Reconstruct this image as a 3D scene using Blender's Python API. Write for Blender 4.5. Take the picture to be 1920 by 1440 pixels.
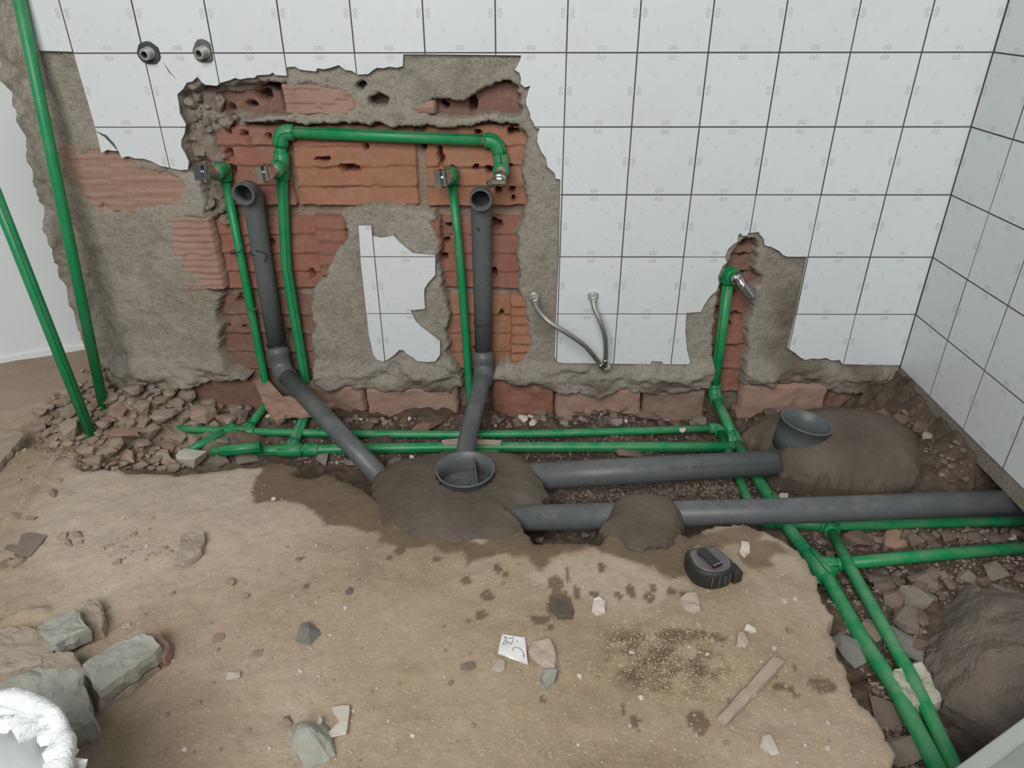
import bpy, bmesh, math, random
import numpy as np
from mathutils import Vector, Matrix
from mathutils.geometry import delaunay_2d_cdt

for o in list(bpy.data.objects): bpy.data.objects.remove(o)
SC = bpy.context.scene
COL = SC.collection
random.seed(7); RNG = np.random.default_rng(7)

# ------------------------------------------------------------------ camera
FPX = 1334.2
CR = np.array([[0.9999715, 0.0073905, -0.0015375],
               [0.0022328, -0.4841360, -0.8749899],
               [-0.0072110, 0.8749616, -0.4841387]])
CP = np.array([-1.002934, -1.660243, 0.866050])
cam_d = bpy.data.cameras.new('camera'); cam = bpy.data.objects.new('camera', cam_d); COL.objects.link(cam)
cam_d.sensor_fit = 'HORIZONTAL'; cam_d.sensor_width = 36.0; cam_d.lens = 36.0 * FPX / 1920.0
cam_d.clip_start = 0.02; cam_d.clip_end = 60
cm = Matrix.Identity(4)
for i in range(3):
    cm[i][0] = CR[0][i]; cm[i][1] = -CR[1][i]; cm[i][2] = -CR[2][i]; cm[i][3] = CP[i]
cam.matrix_world = cm
SC.camera = cam

# ------------------------------------------------------------------ light
world = bpy.data.worlds.new('overcast_sky'); SC.world = world; world.use_nodes = True
bg = world.node_tree.nodes['Background']
bg.inputs[0].default_value = (0.76, 0.88, 1.0, 1); bg.inputs[1].default_value = 0.13

def area(name, loc, target, sx, sy, power, col):
    l = bpy.data.lights.new(name, 'AREA'); l.shape = 'RECTANGLE'; l.size = sx; l.size_y = sy
    l.energy = power; l.color = col
    o = bpy.data.objects.new(name, l); COL.objects.link(o); o.location = loc
    o.rotation_euler = (Vector(target) - Vector(loc)).to_track_quat('-Z', 'Y').to_euler()
    return o
area('window_daylight', (-1.55, -2.9, 2.15), (-1.1, -0.1, 0.2), 2.0, 1.5, 100, (1.0, 0.985, 0.955))
SC.view_settings.view_transform = 'Standard'; SC.view_settings.look = 'None'
SC.view_settings.gamma = 1.0; SC.view_settings.exposure = -0.17
SC.view_settings.use_curve_mapping = False

# ------------------------------------------------------------------ helpers
def _ray(x, y):
    return CR.T @ np.array([(x - 960) / FPX, (y - 720) / FPX, 1.0])
def W(x, y, Y=0.0):
    d = _ray(x, y); return CP + (Y - CP[1]) / d[1] * d
def G(x, y, z):
    d = _ray(x, y); return CP + (z - CP[2]) / d[2] * d
def RXp(x, y, X=0.0):
    d = _ray(x, y); return CP + (X - CP[0]) / d[0] * d
def wpoly(pts, Y=0.0):
    return np.array([[W(x, y, Y)[0], W(x, y, Y)[2]] for x, y in pts])
def gpoly(pts, z):
    return np.array([G(x, y, z)[:2] for x, y in pts])

def _hash(i, j, s):
    n = (i * 374761393 + j * 668265263 + s * 362437) & 0x7fffffff
    n = ((n ^ (n >> 13)) * 1274126177) & 0x7fffffff
    n = n ^ (n >> 16)
    return (n & 0xffff) / 65535.0
def vn(x, y, s=0):
    x = np.asarray(x, float); y = np.asarray(y, float)
    i = np.floor(x).astype(np.int64); j = np.floor(y).astype(np.int64)
    fx = x - i; fy = y - j
    fx = fx * fx * (3 - 2 * fx); fy = fy * fy * (3 - 2 * fy)
    a = _hash(i, j, s); b = _hash(i + 1, j, s); c = _hash(i, j + 1, s); d = _hash(i + 1, j + 1, s)
    return (a + (b - a) * fx) * (1 - fy) + (c + (d - c) * fx) * fy - 0.5
def fbm(x, y, f, o=4, s=0):
    r = 0; a = 1.0
    for k in range(o):
        r = r + a * vn(x * f + 17.3 * k, y * f - 9.1 * k, s + k); a *= 0.5; f *= 2.03
    return r
def inside(poly, x, y):
    c = np.zeros(np.shape(x), bool); n = len(poly); j = n - 1
    for i in range(n):
        xi, yi = poly[i]; xj, yj = poly[j]
        if yi != yj:
            c ^= ((yi > y) != (yj > y)) & (x < (xj - xi) * (y - yi) / (yj - yi) + xi)
        j = i
    return c
def sdist(poly, x, y):
    d = np.full(np.shape(x), 1e9); n = len(poly)
    for i in range(n):
        ax, ay = poly[i]; bx, by = poly[(i + 1) % n]
        ex, ey = bx - ax, by - ay; L = ex * ex + ey * ey + 1e-12
        t = np.clip(((x - ax) * ex + (y - ay) * ey) / L, 0, 1)
        d = np.minimum(d, np.hypot(x - ax - t * ex, y - ay - t * ey))
    return np.where(inside(poly, x, y), d, -d)
def sst(a, b, x):
    t = np.clip((x - a) / (b - a), 0, 1); return t * t * (3 - 2 * t)

def tag(o, label=None, cat=None, group=None, kind=None):
    if label: o['label'] = label
    if cat: o['category'] = cat
    if group: o['group'] = group
    if kind: o['kind'] = kind
    return o
def link(name, me, mat=None, parent=None, smooth=False):
    o = bpy.data.objects.new(name, me); COL.objects.link(o)
    if mat and not me.materials: me.materials.append(mat)
    if smooth:
        me.polygons.foreach_set('use_smooth', [True] * len(me.polygons))
    if parent:
        o.parent = parent
        r = parent
        l = Vector(r.get('_base', (0, 0, 0)))
        o.matrix_parent_inverse = Matrix.Translation(-l)
    return o
def recentre(o, loc):
    """put the origin of a mesh object that was built in world space at loc"""
    loc = Vector(loc); o.data.transform(Matrix.Translation(-loc)); o.location = loc; o['_base'] = tuple(loc)
    return o
def empty(name, loc):
    o = bpy.data.objects.new(name, None); COL.objects.link(o); o.location = loc; o.empty_display_size = 0.05
    o['_base'] = tuple(float(v) for v in loc); return o
def mesh_pd(name, v, f):
    me = bpy.data.meshes.new(name); me.from_pydata([tuple(map(float, p)) for p in v], [], f); me.update(); return me
def mesh_bm(name, bm):
    me = bpy.data.meshes.new(name); bmesh.ops.recalc_face_normals(bm, faces=bm.faces[:]); bm.to_mesh(me); bm.free(); return me
def grid_mesh(name, P, nu, nv):
    """P: (nu*nv,3), index i*nv+j"""
    me = bpy.data.meshes.new(name)
    i, j = np.meshgrid(np.arange(nu - 1), np.arange(nv - 1), indexing='ij')
    a = (i * nv + j).ravel(); q = np.stack([a, a + nv, a + nv + 1, a + 1], 1)
    me.vertices.add(len(P)); me.vertices.foreach_set('co', P.astype(np.float32).ravel())
    me.loops.add(q.size); me.loops.foreach_set('vertex_index', q.ravel().astype(np.int32))
    me.polygons.add(len(q)); me.polygons.foreach_set('loop_start', np.arange(0, q.size, 4, dtype=np.int32))
    me.polygons.foreach_set('loop_total', np.full(len(q), 4, np.int32))
    me.update(calc_edges=True); me.validate(); return me
def vcol(me, name, rgb):
    at = me.color_attributes.new(name, 'FLOAT_COLOR', 'POINT')
    a = np.ones((len(me.vertices), 4), np.float32); a[:, :3] = rgb
    at.data.foreach_set('color', a.ravel())

# ------------------------------------------------------------------ materials
class NT:
    def __init__(self, name):
        self.m = bpy.data.materials.new(name); self.m.use_nodes = True
        self.t = self.m.node_tree; self.n = self.t.nodes; self.b = self.n['Principled BSDF']
    def add(self, kind, **kw):
        n = self.n.new(kind)
        for k, v in kw.items(): setattr(n, k, v)
        return n
    def con(self, a, b): self.t.links.new(a, b)
    def put(self, sock, v):
        if isinstance(v, bpy.types.NodeSocket): self.con(v, sock)
        else: sock.default_value = v
    def math(self, op, a, b=0.0, c=None):
        n = self.add('ShaderNodeMath', operation=op); self.put(n.inputs[0], a); self.put(n.inputs[1], b)
        if c is not None: self.put(n.inputs[2], c)
        return n.outputs[0]
    def mix(self, f, a, b, mode='MIX'):
        n = self.add('ShaderNodeMix', data_type='RGBA', blend_type=mode)
        self.put(n.inputs[0], f)
        self.put(n.inputs[6], a if isinstance(a, bpy.types.NodeSocket) else (*a, 1))
        self.put(n.inputs[7], b if isinstance(b, bpy.types.NodeSocket) else (*b, 1))
        return n.outputs[2]
    def coord(self, which='Object'):
        return self.add('ShaderNodeTexCoord').outputs[which]
    def noise(self, vec, scale, detail=6, rough=0.6):
        n = self.add('ShaderNodeTexNoise'); self.con(vec, n.inputs['Vector'])
        n.inputs['Scale'].default_value = scale; n.inputs['Detail'].default_value = detail
        n.inputs['Roughness'].default_value = rough; return n.outputs[0]
    def voro(self, vec, scale, feat='F1'):
        n = self.add('ShaderNodeTexVoronoi', feature=feat); self.con(vec, n.inputs['Vector'])
        n.inputs['Scale'].default_value = scale; return n.outputs[0]
    def ramp(self, f, stops):
        n = self.add('ShaderNodeValToRGB'); self.con(f, n.inputs[0]); e = n.color_ramp.elements
        while len(e) < len(stops): e.new(0.5)
        for q, (p, c) in zip(e, stops):
            q.position = p; q.color = (*c, 1) if len(c) == 3 else c
        return n.outputs[0]
    def step(self, f, a, b):
        n = self.add('ShaderNodeMapRange'); self.put(n.inputs[0], f)
        n.inputs[1].default_value = a; n.inputs[2].default_value = b; n.clamp = True; return n.outputs[0]
    def bump(self, h, strength=0.4, dist=0.004, nrm=None):
        n = self.add('ShaderNodeBump'); n.inputs['Strength'].default_value = strength
        n.inputs['Distance'].default_value = dist; self.con(h, n.inputs['Height'])
        if nrm: self.con(nrm, n.inputs['Normal'])
        self.con(n.outputs[0], self.b.inputs['Normal']); return n.outputs[0]
    def out(self, col=None, rough=0.8, metal=0.0, spec=None):
        if col is not None:
            self.put(self.b.inputs['Base Color'], col if isinstance(col, bpy.types.NodeSocket) else (*col, 1))
        self.put(self.b.inputs['Roughness'], rough); self.put(self.b.inputs['Metallic'], metal)
        if spec is not None: self.b.inputs['Specular IOR Level'].default_value = spec
        return self.m
    def rgb(self, attr):
        a = self.add('ShaderNodeAttribute', attribute_name=attr)
        s = self.add('ShaderNodeSeparateColor'); self.con(a.outputs[0], s.inputs[0]); return s.outputs

def simple(name, c1, c2, scale=20, rough=0.7, bump=0.25, bscale=120, metal=0.0, dist=0.002, spec=None, var=0.0):
    t = NT(name); v = t.coord()
    f = t.step(t.noise(v, scale, 5), 0.3, 0.7); c = t.mix(f, c1, c2)
    if var:
        oi = t.add('ShaderNodeObjectInfo').outputs['Random']
        hs = t.add('ShaderNodeHueSaturation'); t.con(c, hs.inputs['Color'])
        t.con(t.math('MULTIPLY_ADD', oi, 2 * var, 1 - var), hs.inputs['Value']); c = hs.outputs[0]
    if bump: t.bump(t.noise(v, bscale, 5), bump, dist)
    return t.out(c, rough, metal, spec)

def m_tile(name, tint):
    t = NT(name); uv = t.coord('UV'); s = t.add('ShaderNodeSeparateXYZ'); t.con(uv, s.inputs[0])
    a = t.math('ABSOLUTE', t.math('SUBTRACT', s.outputs[0], 0.5)); b = t.math('ABSOLUTE', t.math('SUBTRACT', s.outputs[1], 0.5))
    M = t.math('MAXIMUM', a, b); m = t.math('MINIMUM', a, b)
    def dist(x, cx, y, cy):
        dx = t.math('SUBTRACT', x, cx); dy = t.math('SUBTRACT', y, cy)
        return t.math('SQRT', t.math('ADD', t.math('MULTIPLY', dx, dx), t.math('MULTIPLY', dy, dy))), dx, dy
    def flower(x, cx, y, cy, r, k):
        d, dx, dy = dist(x, cx, y, cy)
        th = t.math('ARCTAN2', dy, dx)
        rad = t.math('MULTIPLY_ADD', t.math('COSINE', t.math('MULTIPLY', th, k)), r * 0.2, r * 0.8)
        out = t.step(t.math('SUBTRACT', rad, d), 0.0, 0.006)
        inn = t.step(d, r * 0.18, r * 0.42)
        return t.math('MULTIPLY', out, inn)
    f1 = flower(M, 0.436, m, 0.031, 0.043, 5)
    f2 = t.math('MULTIPLY', flower(a, 0.345, b, 0.335, 0.040, 6), 0.42)
    f3 = t.math('MULTIPLY', flower(a, 0.225, b, 0.215, 0.036, 6), 0.50)
    R, _, _ = dist(a, 0.0, b, 0.0)
    ring = t.step(t.math('ABSOLUTE', t.math('SUBTRACT', R, 0.295)), 0.0045, 0.002)
    dash = t.step(t.math('SINE', t.math('MULTIPLY', t.math('ARCTAN2', b, a), 46.0)), 0.0, 0.3)
    f4 = t.math('MULTIPLY', t.math('MULTIPLY', ring, dash), 0.30)
    f = t.math('MAXIMUM', t.math('MAXIMUM', f1, f2), t.math('MAXIMUM', f3, f4))
    ob = t.coord('Object'); g = t.add('ShaderNodeNewGeometry').outputs['Position']
    fade = t.step(t.noise(g, 9, 3), 0.25, 0.7)
    f = t.math('MULTIPLY', f, t.math('MULTIPLY_ADD', fade, 0.38, 0.30))
    oi = t.add('ShaderNodeObjectInfo').outputs['Random']
    base = t.mix(oi, tuple(c * 0.96 for c in tint), tint)
    base = t.mix(t.math('MULTIPLY', t.step(t.noise(g, 5, 5, 0.7), 0.5, 0.75), 0.22), base, (0.62, 0.60, 0.55))
    speck = t.step(t.voro(g, 60), 0.045, 0.02)
    speck = t.math('MULTIPLY', speck, t.step(t.noise(g, 14, 2), 0.60, 0.68))
    c = t.mix(f, base, (0.42, 0.42, 0.46)); c = t.mix(t.math('MULTIPLY', speck, 0.7), c, (0.20, 0.19, 0.18))
    t.bump(t.noise(g, 16, 2), 0.035, 0.004)
    t.b.inputs['Coat Weight'].default_value = 0.25; t.b.inputs['Coat Roughness'].default_value = 0.16
    return t.out(c, t.math('MULTIPLY_ADD', fade, 0.15, 0.27))

def m_wallmortar():
    t = NT('old_mortar'); v = t.add('ShaderNodeNewGeometry').outputs['Position']
    r, g, b = t.rgb('A')[:3]
    n1 = t.noise(v, 7, 8, 0.7); n2 = t.noise(v, 60, 6, 0.7); n3 = t.noise(v, 22, 6, 0.65)
    c = t.ramp(n1, [(0.30, (0.28, 0.245, 0.195)), (0.48, (0.40, 0.355, 0.295)), (0.66, (0.50, 0.455, 0.39))])
    c = t.mix(t.math('MULTIPLY', t.step(n2, 0.36, 0.7), 0.55), c, (0.50, 0.46, 0.40))
    c = t.mix(t.math('MULTIPLY', t.step(n3, 0.55, 0.75), 0.5), c, (0.22, 0.19, 0.15))
    vo = t.voro(v, 150); spk = t.math('MULTIPLY', t.step(vo, 0.14, 0.06), t.step(n3, 0.45, 0.6))
    c = t.mix(t.math('MULTIPLY', spk, 0.6), c, (0.62, 0.60, 0.55))
    n5 = t.noise(v, 130, 5, 0.75); c = t.mix(t.math('MULTIPLY', t.step(n5, 0.52, 0.66), 0.45), c, (0.17, 0.145, 0.115))
    c = t.mix(t.math('MULTIPLY', t.step(n5, 0.46, 0.34), 0.4), c, (0.56, 0.52, 0.45))
    pit = t.math('MULTIPLY', t.step(t.voro(v, 85), 0.20, 0.10), t.step(t.noise(v, 20, 3), 0.5, 0.6)); c = t.mix(t.math('MULTIPLY', pit, 0.7), c, (0.12, 0.10, 0.08))
    c = t.mix(t.math('MULTIPLY', r, 0.85), c, t.mix(n2, (0.33, 0.15, 0.10), (0.42, 0.25, 0.18)))      # brick dust
    c = t.mix(t.math('MULTIPLY', b, 0.75), c, t.mix(n2, (0.10, 0.075, 0.055), (0.19, 0.145, 0.11)))   # damp old render, and painted shade of the deep holes
    c = t.mix(g, c, (0.155, 0.152, 0.145))                                                            # grout
    h = t.math('ADD', t.math('MULTIPLY', n2, 0.7), t.math('ADD', t.math('MULTIPLY', t.noise(v, 260, 4, 0.7), 0.7), t.math('MULTIPLY', t.step(t.voro(v, 120), 0.22, 0.05), -0.3)))
    t.bump(h, 1.0, 0.007)
    return t.out(c, 0.95, 0, 0.15)

def m_brick(name, c1, c2, c3):
    t = NT(name); v = t.add('ShaderNodeNewGeometry').outputs['Position']
    oi = t.add('ShaderNodeObjectInfo').outputs['Random']
    n1 = t.noise(v, 11, 6, 0.65); n2 = t.noise(v, 60, 5, 0.7)
    c = t.mix(t.step(n1, 0.35, 0.65), c1, c2); c = t.mix(t.math('MULTIPLY', oi, 0.6), c, c3)
    dust = t.step(t.noise(v, 16, 7, 0.72), 0.55, 0.72)
    c = t.mix(t.math('MULTIPLY_ADD', dust, 0.5, 0.16), c, (0.36, 0.255, 0.19))
    c = t.mix(t.math('MULTIPLY', t.step(n2, 0.5, 0.8), 0.25), c, (0.52, 0.34, 0.25))
    mp = t.add('ShaderNodeMapping'); t.con(v, mp.inputs[0]); mp.inputs['Scale'].default_value = (6, 30, 260)
    n4 = t.noise(mp.outputs[0], 1.0, 3)
    t.bump(t.math('ADD', n2, t.math('MULTIPLY', n4, 0.7)), 0.5, 0.003)
    return t.out(c, 0.88, 0, 0.25)

def m_ground():
    t = NT('dusty_floor_screed'); v = t.add('ShaderNodeNewGeometry').outputs['Position']
    wet, soil, terra = t.rgb('A')[:3]; sand, stain, pale = t.rgb('B')[:3]
    n1 = t.noise(v, 5, 7, 0.62); n2 = t.noise(v, 38, 7, 0.7); n3 = t.noise(v, 170, 4, 0.7)
    c = t.ramp(n1, [(0.30, (0.315, 0.231, 0.158)), (0.5, (0.402, 0.307, 0.218)), (0.70, (0.485, 0.388, 0.294))])
    c = t.mix(t.math('MULTIPLY', pale, 0.7), c, (0.56, 0.475, 0.385))
    c = t.mix(t.math('MULTIPLY', t.step(n2, 0.5, 0.75), 0.3), c, (0.25, 0.19, 0.135))
    c = t.mix(t.math('MULTIPLY', t.step(n3, 0.52, 0.68), 0.45), c, (0.55, 0.47, 0.375)); c = t.mix(t.math('MULTIPLY', t.step(t.noise(v, 120, 5, 0.75), 0.54, 0.68), 0.4), c, (0.22, 0.162, 0.115))
    c = t.mix(t.math('MULTIPLY', sand, t.math('MULTIPLY_ADD', n2, 0.5, 0.05)), c, (0.40, 0.305, 0.19))
    g1 = t.math('MULTIPLY', t.step(t.voro(v, 210), 0.22, 0.10), t.step(t.noise(v, 12, 4), 0.42, 0.62))
    c = t.mix(t.math('MULTIPLY', t.math('MULTIPLY', g1, t.math('MULTIPLY_ADD', sand, 0.6, 0.25)), 0.8), c, (0.66, 0.58, 0.44))
    sp = t.math('MULTIPLY', t.step(t.voro(v, 26), 0.10, 0.06), t.step(t.noise(v, 6, 2), 0.52, 0.6))
    c = t.mix(t.math('MULTIPLY', sp, 0.5), c, (0.19, 0.14, 0.10))
    st = t.math('MULTIPLY', stain, t.step(t.noise(v, 24, 6, 0.7), 0.38, 0.56))
    c = t.mix(t.math('MULTIPLY', st, 0.85), c, (0.13, 0.09, 0.05))
    c = t.mix(terra, c, t.mix(t.step(n1, 0.35, 0.65), (0.33, 0.235, 0.18), (0.42, 0.32, 0.26)))
    sc = t.ramp(n2, [(0.3, (0.055, 0.040, 0.030)), (0.55, (0.115, 0.086, 0.065)), (0.75, (0.20, 0.158, 0.125))])
    sc = t.mix(t.math('MULTIPLY', t.step(t.noise(v, 13, 4), 0.5, 0.7), 0.4), sc, (0.15, 0.10, 0.075))
    c = t.mix(soil, c, sc)
    wc = t.mix(n2, (0.125, 0.088, 0.055), (0.20, 0.146, 0.093))
    c = t.mix(t.math('MULTIPLY', wet, 0.92), c, wc)
    h = t.math('ADD', n2, t.math('MULTIPLY', n3, 0.6))
    t.bump(h, 0.7, 0.004)
    return t.out(c, t.math('MULTIPLY_ADD', wet, -0.12, 0.95), 0, 0.2)

def m_pipe_green():
    t = NT('green_polypropylene'); uv = t.coord('UV'); s = t.add('ShaderNodeSeparateXYZ'); t.con(uv, s.inputs[0])
    v = t.add('ShaderNodeNewGeometry').outputs['Position']
    d = t.math('ABSOLUTE', t.math('SUBTRACT', s.outputs[0], 0.5))
    line = t.step(d, 0.012, 0.007)
    n = t.noise(v, 26, 6, 0.7)
    c = t.mix(n, (0.006, 0.225, 0.075), (0.012, 0.30, 0.105))
    nz = t.add('ShaderNodeSeparateXYZ'); t.con(t.add('ShaderNodeNewGeometry').outputs['Normal'], nz.inputs[0])
    dust = t.math('MULTIPLY', t.step(t.noise(v, 17, 6, 0.7), 0.42, 0.74), t.math('MULTIPLY_ADD', t.step(nz.outputs[2], -0.2, 0.9), 0.34, 0.10))
    c = t.mix(dust, c, (0.36, 0.36, 0.27)); c = t.mix(line, c, (0.004, 0.045, 0.02))
    t.bump(t.noise(v, 140, 3), 0.06, 0.002)
    return t.out(c, 0.42, 0, 0.45)
def m_pvc():
    t = NT('grey_pvc'); v = t.add('ShaderNodeNewGeometry').outputs['Position']
    n = t.noise(v, 20, 6, 0.7)
    c = t.mix(n, (0.085, 0.095, 0.10), (0.135, 0.147, 0.152))
    nz = t.add('ShaderNodeSeparateXYZ'); t.con(t.add('ShaderNodeNewGeometry').outputs['Normal'], nz.inputs[0])
    du = t.math('MULTIPLY', t.step(t.noise(v, 24, 6, 0.75), 0.45, 0.75), t.math('MULTIPLY_ADD', t.step(nz.outputs[2], 0.0, 0.9), 0.4, 0.05))
    c = t.mix(du, c, (0.30, 0.28, 0.25))
    sp = t.math('MULTIPLY', t.step(t.voro(v, 75), 0.10, 0.05), t.step(t.noise(v, 8, 2), 0.55, 0.62))
    c = t.mix(sp, c, (0.55, 0.54, 0.50))
    return t.out(c, 0.44, 0, 0.45)
def m_wetmortar():
    t = NT('wet_mortar'); v = t.add('ShaderNodeNewGeometry').outputs['Position']
    n = t.noise(v, 9, 7, 0.6); n2 = t.noise(v, 90, 5, 0.7)
    c = t.ramp(n, [(0.3, (0.085, 0.067, 0.050)), (0.7, (0.145, 0.117, 0.089))])
    t.bump(t.math('ADD', t.math('MULTIPLY', n, 1.2), n2), 0.25, 0.002)
    return t.out(c, 0.62, 0, 0.35)
def m_stone(name, cols, dust, du=0.5, rough=0.9):
    t = NT(name); v = t.coord(); oi = t.add('ShaderNodeObjectInfo').outputs['Random']
    gp = t.add('ShaderNodeNewGeometry').outputs['Position']
    r = t.add('ShaderNodeValToRGB'); t.con(oi, r.inputs[0]); r.color_ramp.interpolation = 'CONSTANT'
    e = r.color_ramp.elements
    while len(e) < len(cols): e.new(0.5)
    for k, c in enumerate(cols): e[k].position = k / len(cols); e[k].color = (*c, 1)
    n2 = t.noise(gp, 70, 6, 0.7); c = t.mix(t.math('MULTIPLY', n2, 0.5), r.outputs[0], (0.16, 0.13, 0.11))
    n3 = t.step(t.noise(gp, 18, 5, 0.7), 0.4, 0.65)
    c = t.mix(t.math('MULTIPLY', n3, du), c, dust)
    t.bump(t.math('ADD', n2, t.math('MULTIPLY', t.noise(gp, 22, 5), 1.2)), 0.7, 0.005)
    return t.out(c, rough, 0, 0.2)

M_grout = simple('dark_grout', (0.15, 0.148, 0.14), (0.21, 0.207, 0.198), 40, 0.95, 0)
M_bisc = simple('tile_biscuit', (0.52, 0.46, 0.37), (0.62, 0.56, 0.47), 60, 0.9, 0.4, 200)
MT = m_tile('glazed_white_tile', (0.742, 0.78, 0.803))
MTR = MT
MW = m_wallmortar(); MG = m_ground(); MPP = m_pipe_green(); MPVC = m_pvc(); MWET = m_wetmortar()
MB_o = m_brick('orange_hollow_brick', (0.32, 0.130, 0.070), (0.37, 0.165, 0.092), (0.30, 0.14, 0.088))
MB_r = m_brick('red_hollow_brick', (0.25, 0.092, 0.063), (0.30, 0.122, 0.085), (0.24, 0.10, 0.075))
MB_d = m_brick('dusty_hollow_brick', (0.32, 0.19, 0.145), (0.385, 0.25, 0.195), (0.34, 0.22, 0.175))
MB_p = m_brick('dark_hollow_brick', (0.165, 0.080, 0.062), (0.205, 0.105, 0.082), (0.18, 0.095, 0.075))  # darkest of the brick tones
MB_e = m_brick('earthy_hollow_brick', (0.22, 0.165, 0.125), (0.27, 0.205, 0.16), (0.25, 0.17, 0.13))
MS_heap = m_stone('dusty_rubble', [(0.44, 0.335, 0.27), (0.40, 0.31, 0.25), (0.45, 0.31, 0.24), (0.38, 0.31, 0.26)], (0.44, 0.36, 0.295), 0.6)
MS_tr = m_stone('trench_rubble', [(0.24, 0.18, 0.145), (0.18, 0.14, 0.115), (0.30, 0.16, 0.115), (0.28, 0.22, 0.18), (0.16, 0.115, 0.095), (0.40, 0.34, 0.29)], (0.20, 0.155, 0.12), 0.55)
MS_rt = m_stone('dark_trench_stone', [(0.17, 0.125, 0.105), (0.22, 0.17, 0.14), (0.20, 0.125, 0.105), (0.26, 0.22, 0.18)], (0.20, 0.16, 0.13), 0.5)
MS_sl = m_stone('floor_crumb', [(0.42, 0.33, 0.25), (0.36, 0.28, 0.21), (0.55, 0.47, 0.38), (0.30, 0.235, 0.18)], (0.44, 0.36, 0.27), 0.5)
M_conc = simple('grey_green_concrete', (0.30, 0.305, 0.26), (0.43, 0.435, 0.38), 14, 0.9, 0.7, 60, dist=0.006, var=0.1)
M_concb = simple('dusty_concrete', (0.33, 0.27, 0.215), (0.42, 0.35, 0.285), 12, 0.9, 0.7, 60, dist=0.006)
M_pale = simple('pale_plaster_chip', (0.56, 0.50, 0.43), (0.68, 0.63, 0.56), 25, 0.85, 0.4, 90, var=0.15)
M_pink = simple('pinkish_stone', (0.45, 0.36, 0.29), (0.52, 0.43, 0.36), 20, 0.9, 0.4, 90)
M_chrome = simple('chrome', (0.62, 0.62, 0.61), (0.72, 0.72, 0.71), 30, 0.2, 0.05, 60, metal=1.0)
M_brass = simple('dusty_brass', (0.42, 0.38, 0.28), (0.55, 0.50, 0.39), 60, 0.45, 0.2, 200, metal=0.7)
M_steel = simple('dull_steel', (0.50, 0.49, 0.47), (0.62, 0.61, 0.58), 60, 0.4, 0.15, 200, metal=0.55)
def m_braid():
    t = NT('braided_steel'); uv = t.coord('UV'); s = t.add('ShaderNodeSeparateXYZ'); t.con(uv, s.inputs[0])
    a = t.math('SINE', t.math('MULTIPLY_ADD', s.outputs[0], 75.4, t.math('MULTIPLY', s.outputs[1], 900.0)))
    b = t.math('SINE', t.math('MULTIPLY_ADD', s.outputs[0], -75.4, t.math('MULTIPLY', s.outputs[1], 900.0)))
    h = t.math('MAXIMUM', a, b); t.bump(h, 0.3, 0.001)
    c = t.mix(t.step(h, -1, 1), (0.22, 0.21, 0.20), (0.46, 0.45, 0.44)); return t.out(c, 0.38, 0.75)
M_braid = m_braid()
M_dark = simple('black_wire', (0.02, 0.018, 0.016), (0.04, 0.036, 0.032), 60, 0.6, 0)
M_rust = simple('rusty_wire', (0.24, 0.17, 0.12), (0.34, 0.25, 0.18), 60, 0.7, 0)
M_ros = simple('dark_grey_plastic', (0.085, 0.095, 0.095), (0.16, 0.17, 0.165), 40, 0.6, 0.3, 120)
M_rosd = simple('darker_grey_plastic', (0.03, 0.036, 0.04), (0.06, 0.068, 0.072), 40, 0.6, 0.3, 120)
M_white = simple('white_wall_paint', (0.70, 0.745, 0.755), (0.77, 0.81, 0.815), 3, 0.75, 0.15, 90, dist=0.002)
M_tapeb = simple('black_rubber', (0.018, 0.018, 0.018), (0.035, 0.035, 0.034), 60, 0.55, 0.25, 200)
M_tapet = simple('plum_grey_plastic', (0.115, 0.10, 0.105), (0.15, 0.13, 0.135), 40, 0.32, 0.05, 200)
M_tapec = simple('black_steel_clip', (0.015, 0.015, 0.016), (0.03, 0.03, 0.03), 60, 0.28, 0)
M_wood = simple('dusty_wood', (0.40, 0.31, 0.24), (0.48, 0.385, 0.31), 30, 0.85, 0.4, 120)
M_clay = simple('broken_clay', (0.34, 0.20, 0.145), (0.41, 0.27, 0.205), 25, 0.85, 0.5, 80)
M_sack = simple('white_plaster_lump', (0.78, 0.82, 0.82), (0.90, 0.92, 0.91), 9, 0.8, 0.8, 28, dist=0.014)
M_board = simple('pale_grey_board', (0.34, 0.37, 0.345), (0.42, 0.45, 0.425), 6, 0.7, 0.1, 60)
M_ink = simple('grey_print', (0.22, 0.22, 0.24), (0.30, 0.30, 0.32), 60, 0.6, 0)
M_inkd = simple('black_print', (0.028, 0.03, 0.031), (0.06, 0.064, 0.066), 60, 0.6, 0)
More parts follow.
